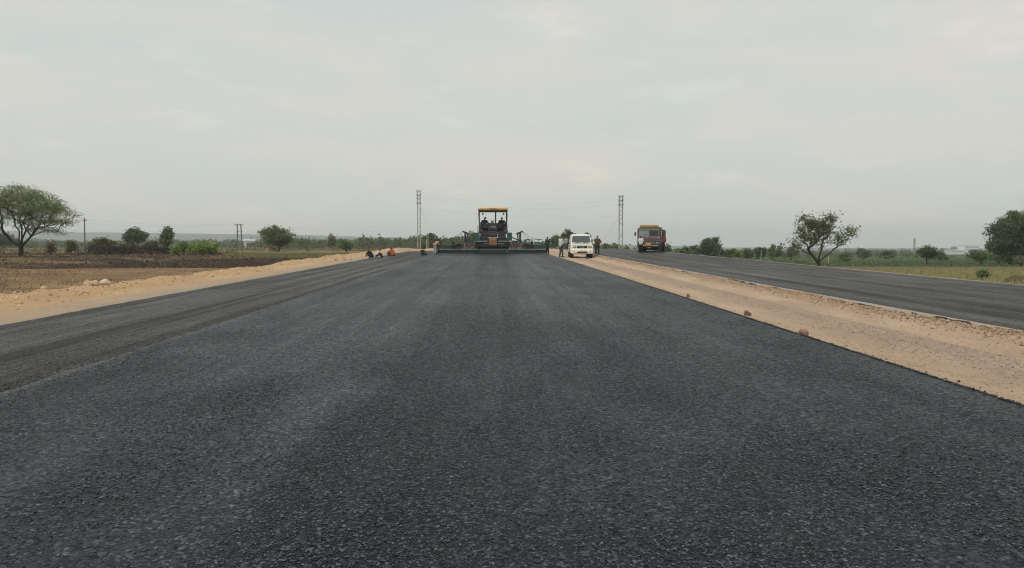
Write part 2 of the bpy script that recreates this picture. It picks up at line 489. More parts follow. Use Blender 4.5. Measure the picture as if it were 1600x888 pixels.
# ------------------------------------------------------------------ the land
def plot_colour(x, y):
    """colour of each plot of land"""
    az = x / np.maximum(y, 1.0)
    nz = fbm(x / 9.0, y / 5.0, 21); n2 = fbm(x / 3.0, y / 1.6, 22); n3 = fbm(x / 40.0, y / 22.0, 23)
    dry = np.array([0.235, 0.155, 0.098]); soil = np.array([0.064, 0.048, 0.038]); straw = np.array([0.25, 0.19, 0.095])
    green = np.array([0.060, 0.095, 0.034]); yel = np.array([0.215, 0.205, 0.10]); pale = np.array([0.10, 0.12, 0.055])
    def lerp(a, b, t): return a + (b - a) * t[..., None]
    c = np.broadcast_to(dry, x.shape + (3,)).copy()
    c = lerp(c, np.broadcast_to(straw, c.shape), sstep(0.52, 0.72, n2) * 0.7)
    # left: ploughed dark soil farther out, green crops beyond
    s = sstep(44, 66, y + (nz - 0.5) * 60) * (1 - sstep(120, 135, y + (nz - 0.5) * 20))
    c = lerp(c, np.broadcast_to(soil, c.shape), s * (0.35 + 0.65 * sstep(0.36, 0.55, nz)))
    g = sstep(78, 84, y) * (1 - sstep(112, 118, y)) * sstep(-0.36, -0.32, az)
    c = lerp(c, np.broadcast_to(pale * 1.3, c.shape), g * 0.85)
    c = lerp(c, np.broadcast_to(green, c.shape), sstep(145, 175, y + (nz - 0.5) * 30) * (0.45 + 0.55 * sstep(0.35, 0.6, n3)))
    pit = sstep(45, 48, y) * (1 - sstep(75, 78, y)) * sstep(-32, -30, x) * (1 - sstep(-16.5, -14, x))
    c = lerp(c, np.broadcast_to(soil * 0.8, c.shape), pit)  # dark soil in the pit, deepened with shade put into the colour
    # right
    r = np.broadcast_to(yel, x.shape + (3,)).copy()
    r = lerp(r, np.broadcast_to(pale, r.shape), sstep(0.5, 0.7, n2) * 0.6)
    r = lerp(r, np.broadcast_to(np.array([0.075, 0.085, 0.035]), r.shape), (1 - sstep(22.5, 26.0, x + (n2 - 0.5) * 3)))
    r = lerp(r, np.broadcast_to(np.array([0.16, 0.12, 0.075]), r.shape), sstep(70, 74, y + (n2 - .5) * 3))
    r = lerp(r, np.broadcast_to(green * 1.15, r.shape), sstep(90, 96, y + (n2 - .5) * 5))
    r = lerp(r, np.broadcast_to(green * 0.8, r.shape), sstep(200, 260, y))
    c = lerp(c, r, sstep(4, 12, x - 0.05 * np.maximum(y - 100, 0)))
    emb = sstep(-16.4, -14.5, x) * (1 - sstep(0, 4, x)) * (1 - sstep(150, 200, y))
    c = lerp(c, np.broadcast_to(np.array([0.36, 0.245, 0.14]), c.shape), emb * (0.3 + 0.7 * sstep(0.35, 0.6, n2)))
    return c

def graded(a, b, s0, k):
    """positions from a to b with a growing step"""
    out = [a]; s = s0
    while out[-1] < b:
        out.append(out[-1] + s); s *= k
    return np.array(out)

def grid_faces(ny, nx):
    i = np.arange(ny - 1)[:, None] * nx + np.arange(nx - 1)[None, :]
    return np.stack([i, i + 1, i + nx + 1, i + nx], -1).reshape(-1, 4)

xr = graded(0, 4000, 0.9, 1.0); xr = np.concatenate([np.arange(0, 60, 0.8), graded(60, 4000, 1.0, 1.09)])
xs = np.concatenate([-xr[:0:-1], xr])
ys = np.concatenate([[-400, -200, -100, -50, -25, -12], np.arange(0, 110, 0.8), graded(110, 4000, 0.9, 1.05)])
X, Y = np.meshgrid(xs, ys)
Z = ground(X, Y)
gm = np_mesh('ground', np.stack([X, Y, Z], -1).reshape(-1, 3), grid_faces(len(ys), len(xs)), plot_colour(X, Y).reshape(-1, 3), True)
tag(link('ground', gm, field_mat('field soil')), kind='structure')

# ------------------------------------------------------------------ road layers
M_NEW = asphalt('fresh asphalt', (0.0036, 0.0047, 0.0070), (0.042, 0.049, 0.062), 1.5, 0.60, (0.0098, 0.0122, 0.0168), 0.45, 39.0, 1.7)
M_OLD = asphalt('binder asphalt', (0.0105, 0.0100, 0.0098), (0.046, 0.041, 0.038), 1.9, 1.0, (0.031, 0.0255, 0.022), 0.52, 50.0, 1.1, (0.98, 0.96, 0.96), 0.26, 1.1)
M_TAN = earth('median earth', [(0.25, (0.39, 0.275, 0.195)), (0.5, (0.50, 0.37, 0.27)), (0.75, (0.57, 0.445, 0.34))], (0.34, 0.28, 0.23), 0.85, [(6.75, 0.8, (0.27, 0.222, 0.188)), (8.5, 0.5, (0.32, 0.225, 0.155)), (5.25, 0.4, (0.42, 0.27, 0.19))], 0.9)
M_SHO = earth('shoulder earth', [(0.25, (0.42, 0.275, 0.155)), (0.5, (0.51, 0.35, 0.205)), (0.75, (0.57, 0.415, 0.265))], (0.42, 0.34, 0.27), 0.6, [(-9.9, 1.6, (0.29, 0.26, 0.235)), (-9.4, 0.8, (0.27, 0.245, 0.225))], 0.8)
M_DUST = earth('dusty edge', [(0.25, (0.34, 0.30, 0.26)), (0.75, (0.56, 0.51, 0.45))], (0.48, 0.44, 0.40), 0.6)

YL = np.concatenate([np.arange(-8, 14, 0.11), graded(14, 150, 0.12, 1.012)])

def coarse_at(x, y, seed=50):
    """0 where the mat is tight and smooth, 1 where the stone stands open"""
    a = fbm(x / 0.85, y / 1.5, seed + 7, 4); b = fbm(x / 2.6, y / 5.5, seed + 8, 3); c = fbm(x / 4.0, y / 0.9, seed + 9, 2)
    return sstep(0.36, 0.70, 0.55 * a + 0.40 * b + 0.05 * c)

def strip(name, m, x0, x1, top, edge_l, edge_r, drop_l, drop_r, ncols=14, seed=0, y1=150.0, micro=0.004):
    """one paved layer with ragged edges and a real thickness"""
    yl = YL[YL <= y1]
    el = x0 + ((fbm(yl / 0.3, yl * 0 + 3, seed, 4) - 0.5) * 1.6 + (fbm(yl / 3.5, yl * 0 + 3, seed + 5, 3) - 0.5) * 1.6) * edge_l
    er = x1 + ((fbm(yl / 0.3, yl * 0 + 9, seed + 1, 4) - 0.5) * 1.6 + (fbm(yl / 3.5, yl * 0 + 9, seed + 6, 3) - 0.5) * 1.6) * edge_r
    t = np.linspace(0, 1, ncols)
    Xs = el[:, None] + (er - el)[:, None] * t[None, :]
    Ys = np.broadcast_to(yl[:, None], Xs.shape)
    Zs = prof(Ys) + top + (fbm(Xs / 0.8, Ys / 2.5, seed + 2, 3) - 0.5) * micro * 2
    # skirts
    Xa = np.concatenate([(el - drop_l * 0.25)[:, None], Xs, (er + drop_r * 0.14)[:, None]], 1)
    Ya = np.concatenate([yl[:, None], Ys, yl[:, None]], 1)
    Za = np.concatenate([(Zs[:, :1] - drop_l), Zs, (Zs[:, -1:] - drop_r)], 1)
    co = coarse_at(Xa, Ya, seed)
    me = np_mesh(name, np.stack([Xa, Ya, Za], -1).reshape(-1, 3), grid_faces(len(yl), ncols + 2), np.repeat(co.reshape(-1, 1), 3, 1), True)
    return link(name, me, m)

PAVER_Y = 68.0
tag(strip('old_asphalt_road', M_OLD, -9.2, 4.88, -0.065, 0.07, 0.02, 0.08, 0.08, 16, 40), kind='structure')
tag(strip('fresh_asphalt_road', M_NEW, -5.04, 5.04, 0.0, 0.05, 0.085, 0.075, 0.11, 60, 50, PAVER_Y + 0.6), kind='structure')
tag(strip('far_carriageway', M_OLD, 9.0, 17.5, -0.01, 0.02, 0.05, 0.12, 0.16, 16, 60), kind='structure')

def loose_strip(name, m, x0, x1, hfun, seed, dx=0.13):
    xl = np.arange(x0, x1 + 1e-6, dx)
    Xs, Ys = np.meshgrid(xl, YL)
    me = np_mesh(name, np.stack([Xs, Ys, hfun(Xs, Ys)], -1).reshape(-1, 3), grid_faces(len(YL), len(xl)), None, True)
    return tag(link(name, me, m), kind='structure')

def median_h(x, y):
    z = prof(y) - 0.10 + (fbm(x / 1.5, y / 4.0, 70) - 0.5) * 0.05 + (fbm(x / 0.25, y / 0.25, 71, 3) - 0.5) * 0.022
    z = z - 0.05 * np.exp(-((x - 5.85 - 0.08 * np.sin(y * 0.21)) / 0.2) ** 2) - 0.05 * np.exp(-((x - 7.5 - 0.08 * np.sin(y * 0.21)) / 0.2) ** 2)
    ridge = np.exp(-((x - 8.45 - 0.12 * np.sin(y * 0.7)) / 0.28) ** 2)
    return z + ridge * (0.13 + 0.10 * (fbm(x / 0.3, y / 0.5, 72) - 0.5))
loose_strip('median_earth', M_TAN, 4.75, 9.1, median_h, 1)

def shoulder_h(x, y):
    z = prof(y) - 0.115 + (fbm(x / 0.3, y / 0.3, 75, 3) - 0.5) * 0.02
    n = fbm(x / 0.9, y / 1.3, 76, 5)
    berm = sstep(-11.2, -12.1, x) * (1 - sstep(-12.5, -13.6, x))
    z = z + berm * (0.02 + 0.38 * np.clip(n - 0.24, 0, 1) + 0.14 * (fbm(x / 0.28, y / 0.28, 78, 3) - 0.4)) * (0.65 + 0.5 * vnoise(y / 7.0, y * 0, 77))
    return z - sstep(-12.8, -14.6, x) * 0.9
loose_strip('shoulder_earth', M_SHO, -14.6, -9.1, shoulder_h, 2)

# pale dusty lips where the far carriageway meets the earth
def lip(name, xc, hw, z, seed):
    yl = YL[YL > 2]
    w = hw * (0.4 + 1.2 * fbm(yl / 0.8, yl * 0, seed))
    xa = xc + (fbm(yl / 0.6, yl * 0 + 5, seed + 1) - 0.5) * 0.05
    Xs = np.stack([xa - w * 1.05, xa - w, xa + w, xa + w * 1.05], 1)
    Zs = prof(yl)[:, None] + z + np.array([-0.10, 0.012, 0.012, -0.03])[None, :]
    me = np_mesh(name, np.stack([Xs, np.broadcast_to(yl[:, None], Xs.shape), Zs], -1).reshape(-1, 3), grid_faces(len(yl), 4), None, True)
    return tag(link(name, me, M_DUST), kind='structure')
lip('road_edge_strip', 9.0, 0.009, -0.008, 80)
lip('road_edge_strip', 17.5, 0.009, -0.008, 84)

# ------------------------------------------------------------------ stones
R_D = np.random.default_rng(77)
OCT = np.array([[1, 0, 0], [-1, 0, 0], [0, 1, 0], [0, -1, 0], [0, 0, 1], [0, 0, -1]], float)
OCTF = np.array([[0, 2, 4], [2, 1, 4], [1, 3, 4], [3, 0, 4], [2, 0, 5], [1, 2, 5], [3, 1, 5], [0, 3, 5]])
def pebbles(name, pos, size, tints, m, flat=0.6):
    n = len(pos)
    a = RNG.uniform(0, 2 * math.pi, n)
    sc = np.stack([size * RNG.uniform(0.7, 1.3, n), size * RNG.uniform(0.6, 1.0, n), size * flat * RNG.uniform(0.6, 1.3, n)], -1)
    v = OCT[None] * sc[:, None, :]
    v = v + RNG.normal(0, 0.22, v.shape) * size[:, None, None] * np.array([1, 1, min(1.0, flat * 1.2)])
    ca, sa = np.cos(a)[:, None], np.sin(a)[:, None]
    x = v[..., 0] * ca - v[..., 1] * sa; y = v[..., 0] * sa + v[..., 1] * ca
    v = np.stack([x, y, v[..., 2]], -1) + pos[:, None, :]
    f = OCTF[None] + (np.arange(n) * 6)[:, None, None]
    t = np.repeat(tints, 6, 0)
    return link(name, np_mesh(name, v.reshape(-1, 3), f.reshape(-1, 3), t), m)

def tint_mat(name, rough=0.9, spec=0.3):
    m = bpy.data.materials.new(name); m.use_nodes = True
    n, l = nodes_of(m); b = n['Principled BSDF']
    b.inputs['Roughness'].default_value = rough; b.inputs['Specular IOR Level'].default_value = spec
    a = n.new('ShaderNodeAttribute'); a.attribute_name = 'tint'
    tc = n.new('ShaderNodeTexCoord'); nz = noise_node(n, l, tc.outputs['Object'], 25, 5, 0.7)
    r = ramp(n, [(0.3, (0.75, 0.75, 0.75)), (0.7, (1.25, 1.25, 1.25))]); l.new(nz.outputs['Fac'], r.inputs['Fac'])
    l.new(mixc(n, l, a.outputs['Color'], r.outputs['Color'], 1.0, 'MULTIPLY'), b.inputs['Base Color'])
    return m
M_STONE = tint_mat('loose stone')
M_AGG = tint_mat('asphalt aggregate', 0.40, 0.35)

def tints(n, base, var, warm=0.04):
    t = np.array(base)[None] * (1 + RNG.normal(0, var, (n, 1)))
    t = t * (1 + RNG.normal(0, warm, (n, 3)))
    return np.clip(t, 0.004, 0.9)

# coarse aggregate standing proud in the rough patches of the fresh layer
n = 320000
py = 2.6 + 15 * RNG.random(n) ** 1.5; px = RNG.uniform(-4.95, 4.95, n)
keep = (np.abs(px) < py * 0.78 + 0.6) & ((coarse_at(px, py) * 0.7 + 0.28) * (1 - sstep(7, 17, py)) > RNG.random(n))
px, py = px[keep], py[keep]; n = len(px)
s = 0.0035 + 0.0105 * RNG.random(n) ** 2
pebbles('aggregate', np.stack([px, py, prof(py) + 0.0005], -1), s, tints(n, (0.040, 0.046, 0.055), 0.8, 0.015), M_AGG, 0.42)
tag(bpy.data.objects['aggregate'], 'coarse dark stone chips bedded in the fresh asphalt surface', 'aggregate', kind='stuff')

# loose chippings along the joint between the fresh layer and the older lane
n = 12000
py = 3.0 + 34 * RNG.random(n) ** 1.3
px = -5.12 - np.abs(RNG.normal(0, 0.22, n)) - 0.25 * RNG.random(n) * (fbm(py / 3.0, py * 0, 91) > 0.5)
s = RNG.uniform(0.004, 0.012, n)
pebbles('chippings', np.stack([px, py, prof(py) - 0.062 + s * 0.4], -1), s, tints(n, (0.075, 0.068, 0.064), 0.45), M_AGG, 0.6)
tag(bpy.data.objects['chippings'], 'loose grey chippings along the joint of fresh and older asphalt', 'chippings', kind='stuff')

# windrow of broken stone between the median earth and the far carriageway
n = 30000
py = 8 + 75 * RNG.random(n) ** 1.7; px = 8.5 + RNG.normal(0, 0.2, n) + 0.1 * np.sin(py * 0.7)
s = 0.008 + 0.022 * RNG.random(n) ** 3
pebbles('rubble', np.stack([px, py, median_h(px, py) + s * 0.3], -1), s, tints(n, (0.36, 0.26, 0.18), 0.32, 0.06), M_STONE, 0.85)
tag(bpy.data.objects['rubble'], 'low ridge of tan broken stone along the far carriageway', 'rubble', kind='stuff')
n = 30000
py = 6 + 50 * RNG.random(n) ** 1.6; px = RNG.uniform(5.2, 8.3, n); px[: n // 2] = 6.75 + RNG.normal(0, 0.4, n // 2)
s = 0.004 + 0.011 * RNG.random(n) ** 3
pebbles('gravel', np.stack([px, py, median_h(px, py) + s * 0.3], -1), s, tints(n, (0.33, 0.27, 0.215), 0.38, 0.04), M_STONE, 0.7)
tag(bpy.data.objects['gravel'], 'small gravel scattered over the tan median earth', 'gravel', kind='stuff')
n = 3800
py = 12 + 60 * RNG.random(n) ** 1.4; px = -12.2 + RNG.normal(0, 0.55, n)
s = 0.010 + 0.045 * RNG.random(n) ** 4
pebbles('clods', np.stack([px, py, shoulder_h(px, py) + s * 0.3], -1), s, tints(n, (0.50, 0.35, 0.215), 0.32, 0.05), M_STONE, 0.8)
tag(bpy.data.objects['clods'], 'orange earth clods strewn over the shoulder berm', 'clods', kind='stuff')
n = 26000
py = R_D.uniform(50, 118, n); px = R_D.uniform(-95, -16.5, n)
k = fbm(px / 6.0, py / 3.0, 99) + R_D.normal(0, 0.1, n) > 0.42
px, py = px[k], py[k]; n = len(px)
s = 0.03 + 0.11 * R_D.random(n) ** 2.5
pebbles('soil_clods', np.stack([px, py, ground(px, py) + s * 0.2], -1), s, tints(n, (0.062, 0.047, 0.037), 0.4), M_STONE, 0.7)
tag(bpy.data.objects['soil_clods'], 'dark clods of ploughed soil across the left fields', 'soil', kind='stuff')
# black crumbs spilled off the fresh edge
n = 16000
py = 6 + 45 * RNG.random(n) ** 1.5; px = 5.0 + np.abs(RNG.normal(0, 0.075, n)) + 0.35 * RNG.random(n) * (RNG.random(n) < 0.08)
s = 0.005 + 0.017 * RNG.random(n) ** 2
pebbles('asphalt_crumbs', np.stack([px, py, np.maximum(median_h(px, py), prof(py) - np.clip((px - 5.03) / 0.03, 0, 1) * 0.11) + s * 0.3], -1), s, tints(n, (0.022, 0.023, 0.026), 0.5), M_AGG, 0.7)
tag(bpy.data.objects['asphalt_crumbs'], 'black asphalt crumbs spilled along the fresh edge', 'crumbs', kind='stuff')

def rock(name, label, x, y, z, size, col, seed, group=None, cat='rock'):
    import bmesh
    bm = bmesh.new(); bmesh.ops.create_icosphere(bm, subdivisions=2, radius=1.0)
    P = np.array([v.co[:] for v in bm.verts])
    k = 1 + 0.55 * (fbm(P[:, 0] * 1.1 + seed * 3.1, P[:, 1] * 1.1 + P[:, 2] * 0.9 + seed, seed, 3) - 0.5) + 0.2 * (fbm(P[:, 0] * 3.7 - P[:, 2] * 2, P[:, 1] * 3.7 + seed, seed + 3, 3) - 0.5)
    rr = np.random.default_rng(seed)
    for _ in range(13):   # broken facets
        d = rr.normal(size=3); d /= np.linalg.norm(d); lim = rr.uniform(0.42, 0.8)
        t = (P * k[:, None]) @ d; k = np.where(t > lim, k * lim / np.maximum(t, 1e-6), k)
    P = P * k[:, None] * np.array(size)[None]
    for v, p in zip(bm.verts, P): v.co = p
    me = bpy.data.meshes.new(name); bm.to_mesh(me); bm.free()
    o = link(name, me, mat('rock %.2f %.2f %.2f' % col, col, 0.95, 0, 0.3, 9.0 / max(size), 0.5, 0.2))
    o.location = (x, y, z + size[2] * 0.55); o.rotation_euler = (0, 0, rr.uniform(0, 6.28))
    return tag(o, label, cat, group)

# (column, depth, width m, height m, colour, label): on the left berm
for i, (u, d, w, h, c, lb) in enumerate([
        (163, 24.0, 0.62, 0.40, (0.56, 0.47, 0.36), 'pale rounded boulder, largest on the orange berm'),
        (147, 23.6, 0.42, 0.33, (0.52, 0.36, 0.23), 'orange boulder leaning against the pale boulder on the berm'),
        (136, 23.2, 0.46, 0.30, (0.50, 0.34, 0.24), 'pinkish boulder just left of the two largest on the berm'),
        (67, 20.6, 0.32, 0.22, (0.55, 0.38, 0.22), 'single orange stone alone at the near end of the berm'),
        (3, 19.6, 0.40, 0.26, (0.45, 0.25, 0.15), 'reddish boulder at the left edge of the picture'),
        (242, 29.0, 0.52, 0.30, (0.53, 0.38, 0.25), 'flat tan boulder between the pale boulder and the dark pit'),
        (232, 28.4, 0.26, 0.18, (0.52, 0.36, 0.22), 'small orange stone beside the flat tan boulder'),
        (393, 43.0, 0.5, 0.3, (0.56, 0.42, 0.28), 'tan boulder on the berm in front of the dark pit'),
        (320, 36.0, 0.7, 0.24, (0.58, 0.43, 0.27), 'long low tan rock midway along the berm')]):
    x, y = at(u, d)
    x = min(x, -11.6)
    rock('boulder', lb, x, y, float(shoulder_h(np.array([x]), np.array([y]))[0]) - 0.04, (w / 2, w / 2 * 0.85, h / 2 * 1.1), c, 100 + i, None, 'boulder')
for i, (u, d, w, h, c, lb) in enumerate([
        (1259, 12.5, 0.27, 0.20, (0.27, 0.175, 0.13), 'reddish angular rock nearest the camera at the fresh edge'),
        (1168, 15.9, 0.20, 0.21, (0.18, 0.13, 0.105), 'dark blocky rock at the fresh edge, second from the camera'),
        (1075, 20.5, 0.17, 0.15, (0.22, 0.16, 0.125), 'small dark rock at the fresh edge, farthest of three'),
        (1449, 9.9, 0.08, 0.05, (0.40, 0.24, 0.16), 'small red stone lying alone on the median earth')]):
    x, y = at(u, d)
    x = max(x, 5.24)
    rock('rock', lb, x, y, float(median_h(np.array([x]), np.array([y]))[0]) - 0.015, (w / 2, w / 2 * 0.8, h / 2 * 1.15), c, 130 + i)
for i, (u, lb) in enumerate([(525, 'largest broken red block on the orange shoulder'), (538, 'middle broken red block on the orange shoulder'), (549, 'smallest broken red block, nearest the squatting workers')]):
    x, y = at(u, 52.0 + i)
    rock('red_block', lb, x, y, float(shoulder_h(np.array([x]), np.array([y]))[0]) - 0.02, (0.16 - 0.03 * i, 0.12, 0.09 - 0.015 * i), (0.30, 0.12, 0.07), 150 + i, None, 'block')

# orange spoil heaps where the shoulder meets the crest
def mound(name, label, x, y, rx, ry, h, col, seed, cat='earth mound', m=None):
    k = 40; a = np.linspace(-1, 1, k)
    A, B = np.meshgrid(a, a); r = np.sqrt(A * A + B * B)
    Zm = h * np.clip(1 - r * r, 0, 1) ** 1.2 * (0.6 + 0.8 * fbm(A * 3 + seed, B * 3, seed)) - 0.25 * sstep(0.9, 1.2, r)
    Xw = x + A * rx; Yw = y + B * ry
    P = np.stack([Xw, Yw, np.maximum(ground(Xw, Yw), prof(Yw) * (np.abs(Xw) < 14) - 0.2) + Zm - 0.05], -1)
    o = link(name, np_mesh(name, P.reshape(-1, 3), grid_faces(k, k), None, True), m or M_SHO)
    return tag(o, label, cat)
for u, d, rx, h, lb in [(632, 84, 2.6, 0.55, 'long orange earth mound left of the lattice mast'), (676, 88, 2.2, 0.42, 'orange earth mound between mast and paver'),
                        (588, 70, 1.8, 0.35, 'low orange earth mound behind the squatting workers')]:
    x, y = at(u, d)
    mound('earth_mound', lb, x, y, rx, 4.0, h, None, int(u))
x, y = at(1591, 40)
mound('dry_mound', 'brown heap of dry weeds at the right edge of the yellow grass', x, y, 0.75, 0.6, 0.30, None, 5, 'mound', mat('dry weed heap', (0.10, 0.082, 0.048), 1.0, 0, 0.4, 8, 0.8, 0.1))
x, y = at(424, 150)
mound('straw_heap', 'brown straw heap beside the broad feathery tree', x, y, 1.5, 1.2, 1.1, None, 8, 'straw heap', mat('straw', (0.26, 0.18, 0.10), 1.0, 0, 0.35, 5, 0.8, 0.1))

# ------------------------------------------------------------------ hills, far off
us = np.linspace(-900, 2500, 260)
ridge_v = np.interp(us, [-900, 0, 130, 300, 450, 640, 800, 1000, 1150, 1400, 2500], [363, 360, 362.5, 364.5, 366.5, 371.5, 376, 383, 387.0, 388, 386.5])
rows = []
for k, (d, fr) in enumerate([(2700, 0.0), (2850, 0.30), (3000, 0.72), (3150, 0.97), (3250, 1.0), (3500, 0.6), (3800, 0.0)]):
    xc = (us - 800) / FPX * 3150.0
    top = EYE + (386 - ridge_v) / FPX * 3150.0 + (fbm(us / 26.0, us * 0, 31, 5) - 0.5) * 3.6
    xw = d * math.sin(YAW) + xc * (d / 3150.0) * math.cos(YAW); yw = d * math.cos(YAW) - xc * (d / 3150.0) * math.sin(YAW)
    base = ground(xw, yw) - 1.0
    z = base + np.maximum(top - base, 0.5) * fr * (1 - 0.22 * (fr < 0.99) * (fbm(us / 14.0, us * 0 + k, 33) - 0.3))
    rows.append(np.stack([xw, yw, z], -1))
V = np.stack(rows)
hm = np_mesh('hills', V.reshape(-1, 3), grid_faces(len(rows), len(us)), np.array([[0.060, 0.075, 0.060]]) * np.ones((V.size // 3, 1)), True)
tag(link('hills', hm, field_mat('hill scrub')), kind='structure')
# ------------------------------------------------------------------ trees and plants
def leaf_quads(cent, size, rng, flat=0.0, aspect=0.6):
    n = len(cent)
    a = rng.normal(size=(n, 3)); a[:, 2] *= (1 - flat * 0.7); a /= np.linalg.norm(a, axis=1, keepdims=True)
    b = rng.normal(size=(n, 3)); b[:, 2] *= (1 - flat * 0.7)
    b -= a * np.sum(a * b, 1, keepdims=True); b /= np.linalg.norm(b, axis=1, keepdims=True)
    s = size * rng.uniform(0.45, 1.6, (n, 1))
    a = a * s * 0.5; b = b * s * 0.5 * aspect
    # leaf shape: pointed quad
    v = np.stack([cent - a, cent - b * 1.0 + a * 0.1, cent + a, cent + b * 1.0 + a * 0.1], 1)
    return v.reshape(-1, 3), np.arange(n * 4).reshape(-1, 4)

def leaf_tint(n, rng, var=0.25, yellow=0.12):
    t = 1 + rng.normal(0, var, (n, 1))
    c = np.concatenate([t * (1 + rng.normal(0, yellow, (n, 1))), t, t * (1 + rng.normal(0, yellow, (n, 1)))], 1)
    return np.clip(np.repeat(c, 4, 0), 0.15, 2.5)

def branches(targets, fork, trunk_r, rng, lean=(0, 0), jitter=0.12, tip=0.012, stems=1, wob=0.06, n_limbs=0):
    """grow limbs from a trunk towards the targets; returns verts, faces"""
    H = fork[2]
    nodes = []; par = []
    roots = []
    for sidx in range(stems):
        off = np.array([rng.normal(0, trunk_r * 1.2), rng.normal(0, trunk_r * 1.2), 0]) if sidx else np.zeros(3)
        prev = -1
        for k in range(6):
            t = k / 5
            p = np.array([fork[0] * t ** 1.4 + wob * math.sin(3 * t + sidx), fork[1] * t, H * t - (0.15 if k == 0 else 0)]) + off * (1 + t * 2)
            nodes.append(p); par.append(prev); prev = len(nodes) - 1
        roots.append(prev)
    # main limbs first: a few widely spread targets, all leaving the fork
    limbs = []
    if n_limbs:
        far = np.linalg.norm(targets - fork[None], axis=1)
        cand = np.where(far < np.quantile(far, 0.75))[0]
        limbs = [int(cand[np.argmin(np.abs(targets[cand, 0] - fork[0]))])]
        while len(limbs) < min(n_limbs, len(cand)):
            dd = np.min(np.linalg.norm(targets[cand][:, None] - targets[limbs][None], axis=2), 1); limbs.append(int(cand[np.argmax(dd)]))
    order = np.argsort(np.linalg.norm(targets - fork[None], axis=1))
    order = limbs + [int(q) for q in order if int(q) not in limbs]
    for oi, ti in enumerate(order):
        T = targets[ti]
        N = np.array(nodes)
        dv = T[None] - N
        dist = np.linalg.norm(dv, axis=1)
        cost = dist + 0.55 * np.maximum(0, N[:, 2] - T[2] + 0.1) * 2 + (N[:, 2] < H * 0.8) * 3.0 + 0.18 * np.linalg.norm(N - fork[None], axis=1)
        j = int(np.argmin(cost)) if oi >= len(limbs) else roots[oi % len(roots)]
        p0 = nodes[j]; L = dist[j]
        m = max(2, int(L / 0.45)); m = min(m, 7)
        prev = j
        perp = rng.normal(0, jitter * L, 3)
        for k in range(1, m + 1):
            t = k / m
            p = p0 + (T - p0) * t + perp * math.sin(math.pi * t) * 0.6 + np.array([0, 0, 0.12 * L * math.sin(math.pi * t) * 0.5]) + rng.normal(0, 0.02 * L, 3) * (k < m)
            nodes.append(p); par.append(prev); prev = len(nodes) - 1
    N = np.array(nodes); par = np.array(par)
    cnt = np.zeros(len(N))
    child = np.zeros(len(N), int)
    for i in range(len(N) - 1, -1, -1):
        if child[i] == 0: cnt[i] += 1
        if par[i] >= 0: cnt[par[i]] += cnt[i]; child[par[i]] += 1
    rad = np.maximum(tip, trunk_r * (cnt / max(cnt)) ** 0.52)
    for sidx in range(stems):   # flare at the foot
        rad[sidx * 6] *= 1.35
    seg = np.where(par >= 0)[0]
    A = N[par[seg]]; B = N[seg]; ra = rad[par[seg]]; rb = rad[seg]
    ra = np.minimum(ra, rb * 1.6)
    d = B - A; L = np.linalg.norm(d, axis=1, keepdims=True) + 1e-9; d = d / L
    ref = np.where(np.abs(d[:, 2:3]) > 0.9, np.array([[1.0, 0, 0]]), np.array([[0, 0, 1.0]]))
    e1 = np.cross(d, ref); e1 /= np.linalg.norm(e1, axis=1, keepdims=True); e2 = np.cross(d, e1)
    K = 6; vs = []
    for P, R_ in ((A - d * ra[:, None] * 0.3, ra), (B, rb)):
        for k in range(K):
            t = 2 * math.pi * k / K
            vs.append(P + (e1 * math.cos(t) + e2 * math.sin(t)) * R_[:, None])
    V = np.stack(vs, 1)
    f = np.array([[k, (k + 1) % K, K + (k + 1) % K, K + k] for k in range(K)])
    F = f[None] + (np.arange(len(seg)) * 2 * K)[:, None, None]
    return V.reshape(-1, 3), F.reshape(-1, 4)

BARK = mat('bark', (0.085, 0.068, 0.052), 0.95, 0, 0.35, 14, 0.6, 0.1)
BARK_D = mat('dark bark', (0.045, 0.038, 0.034), 0.95, 0, 0.35, 14, 0.6, 0.1)
LM = {
    'acacia': leaf_mat('acacia leaf', (0.215, 0.268, 0.125), 0.5),
    'neem': leaf_mat('neem leaf', (0.155, 0.210, 0.105), 0.48),
    'dark': leaf_mat('mango leaf', (0.112, 0.160, 0.080), 0.45),
    'sparse': leaf_mat('dusty leaf', (0.160, 0.182, 0.105), 0.45),
    'bright': leaf_mat('bright leaf', (0.21, 0.32, 0.065)),
    'pale': leaf_mat('pale leaf', (0.155, 0.185, 0.11), 0.45),
    'olive': leaf_mat('olive leaf', (0.13, 0.125, 0.06)),
    'brown': leaf_mat('dry twig', (0.115, 0.085, 0.058), 0.15),
    'brush': leaf_mat('dark brush', (0.050, 0.042, 0.036), 0.1),
}

def sample_crown(blobs, n, rng, shell=0.55):
    w = np.array([b[3] * b[4] * b[5] for b in blobs]) ** 0.8; w = w / w.sum()
    out = []
    for b, k in zip(blobs, rng.multinomial(n, w)):
        v = rng.normal(size=(k, 3)); v /= np.linalg.norm(v, axis=1, keepdims=True)
        r = (shell + (1 - shell) * rng.random((k, 1))) if shell > 0 else rng.random((k, 1)) ** (1 / 3)
        if len(b) > 6 and b[6]: v[:, 2] = np.abs(v[:, 2]) * 1.0 - b[6] * rng.random(k)
        out.append(v * r * np.array(b[3:6])[None] + np.array(b[:3])[None])
    return np.concatenate(out)

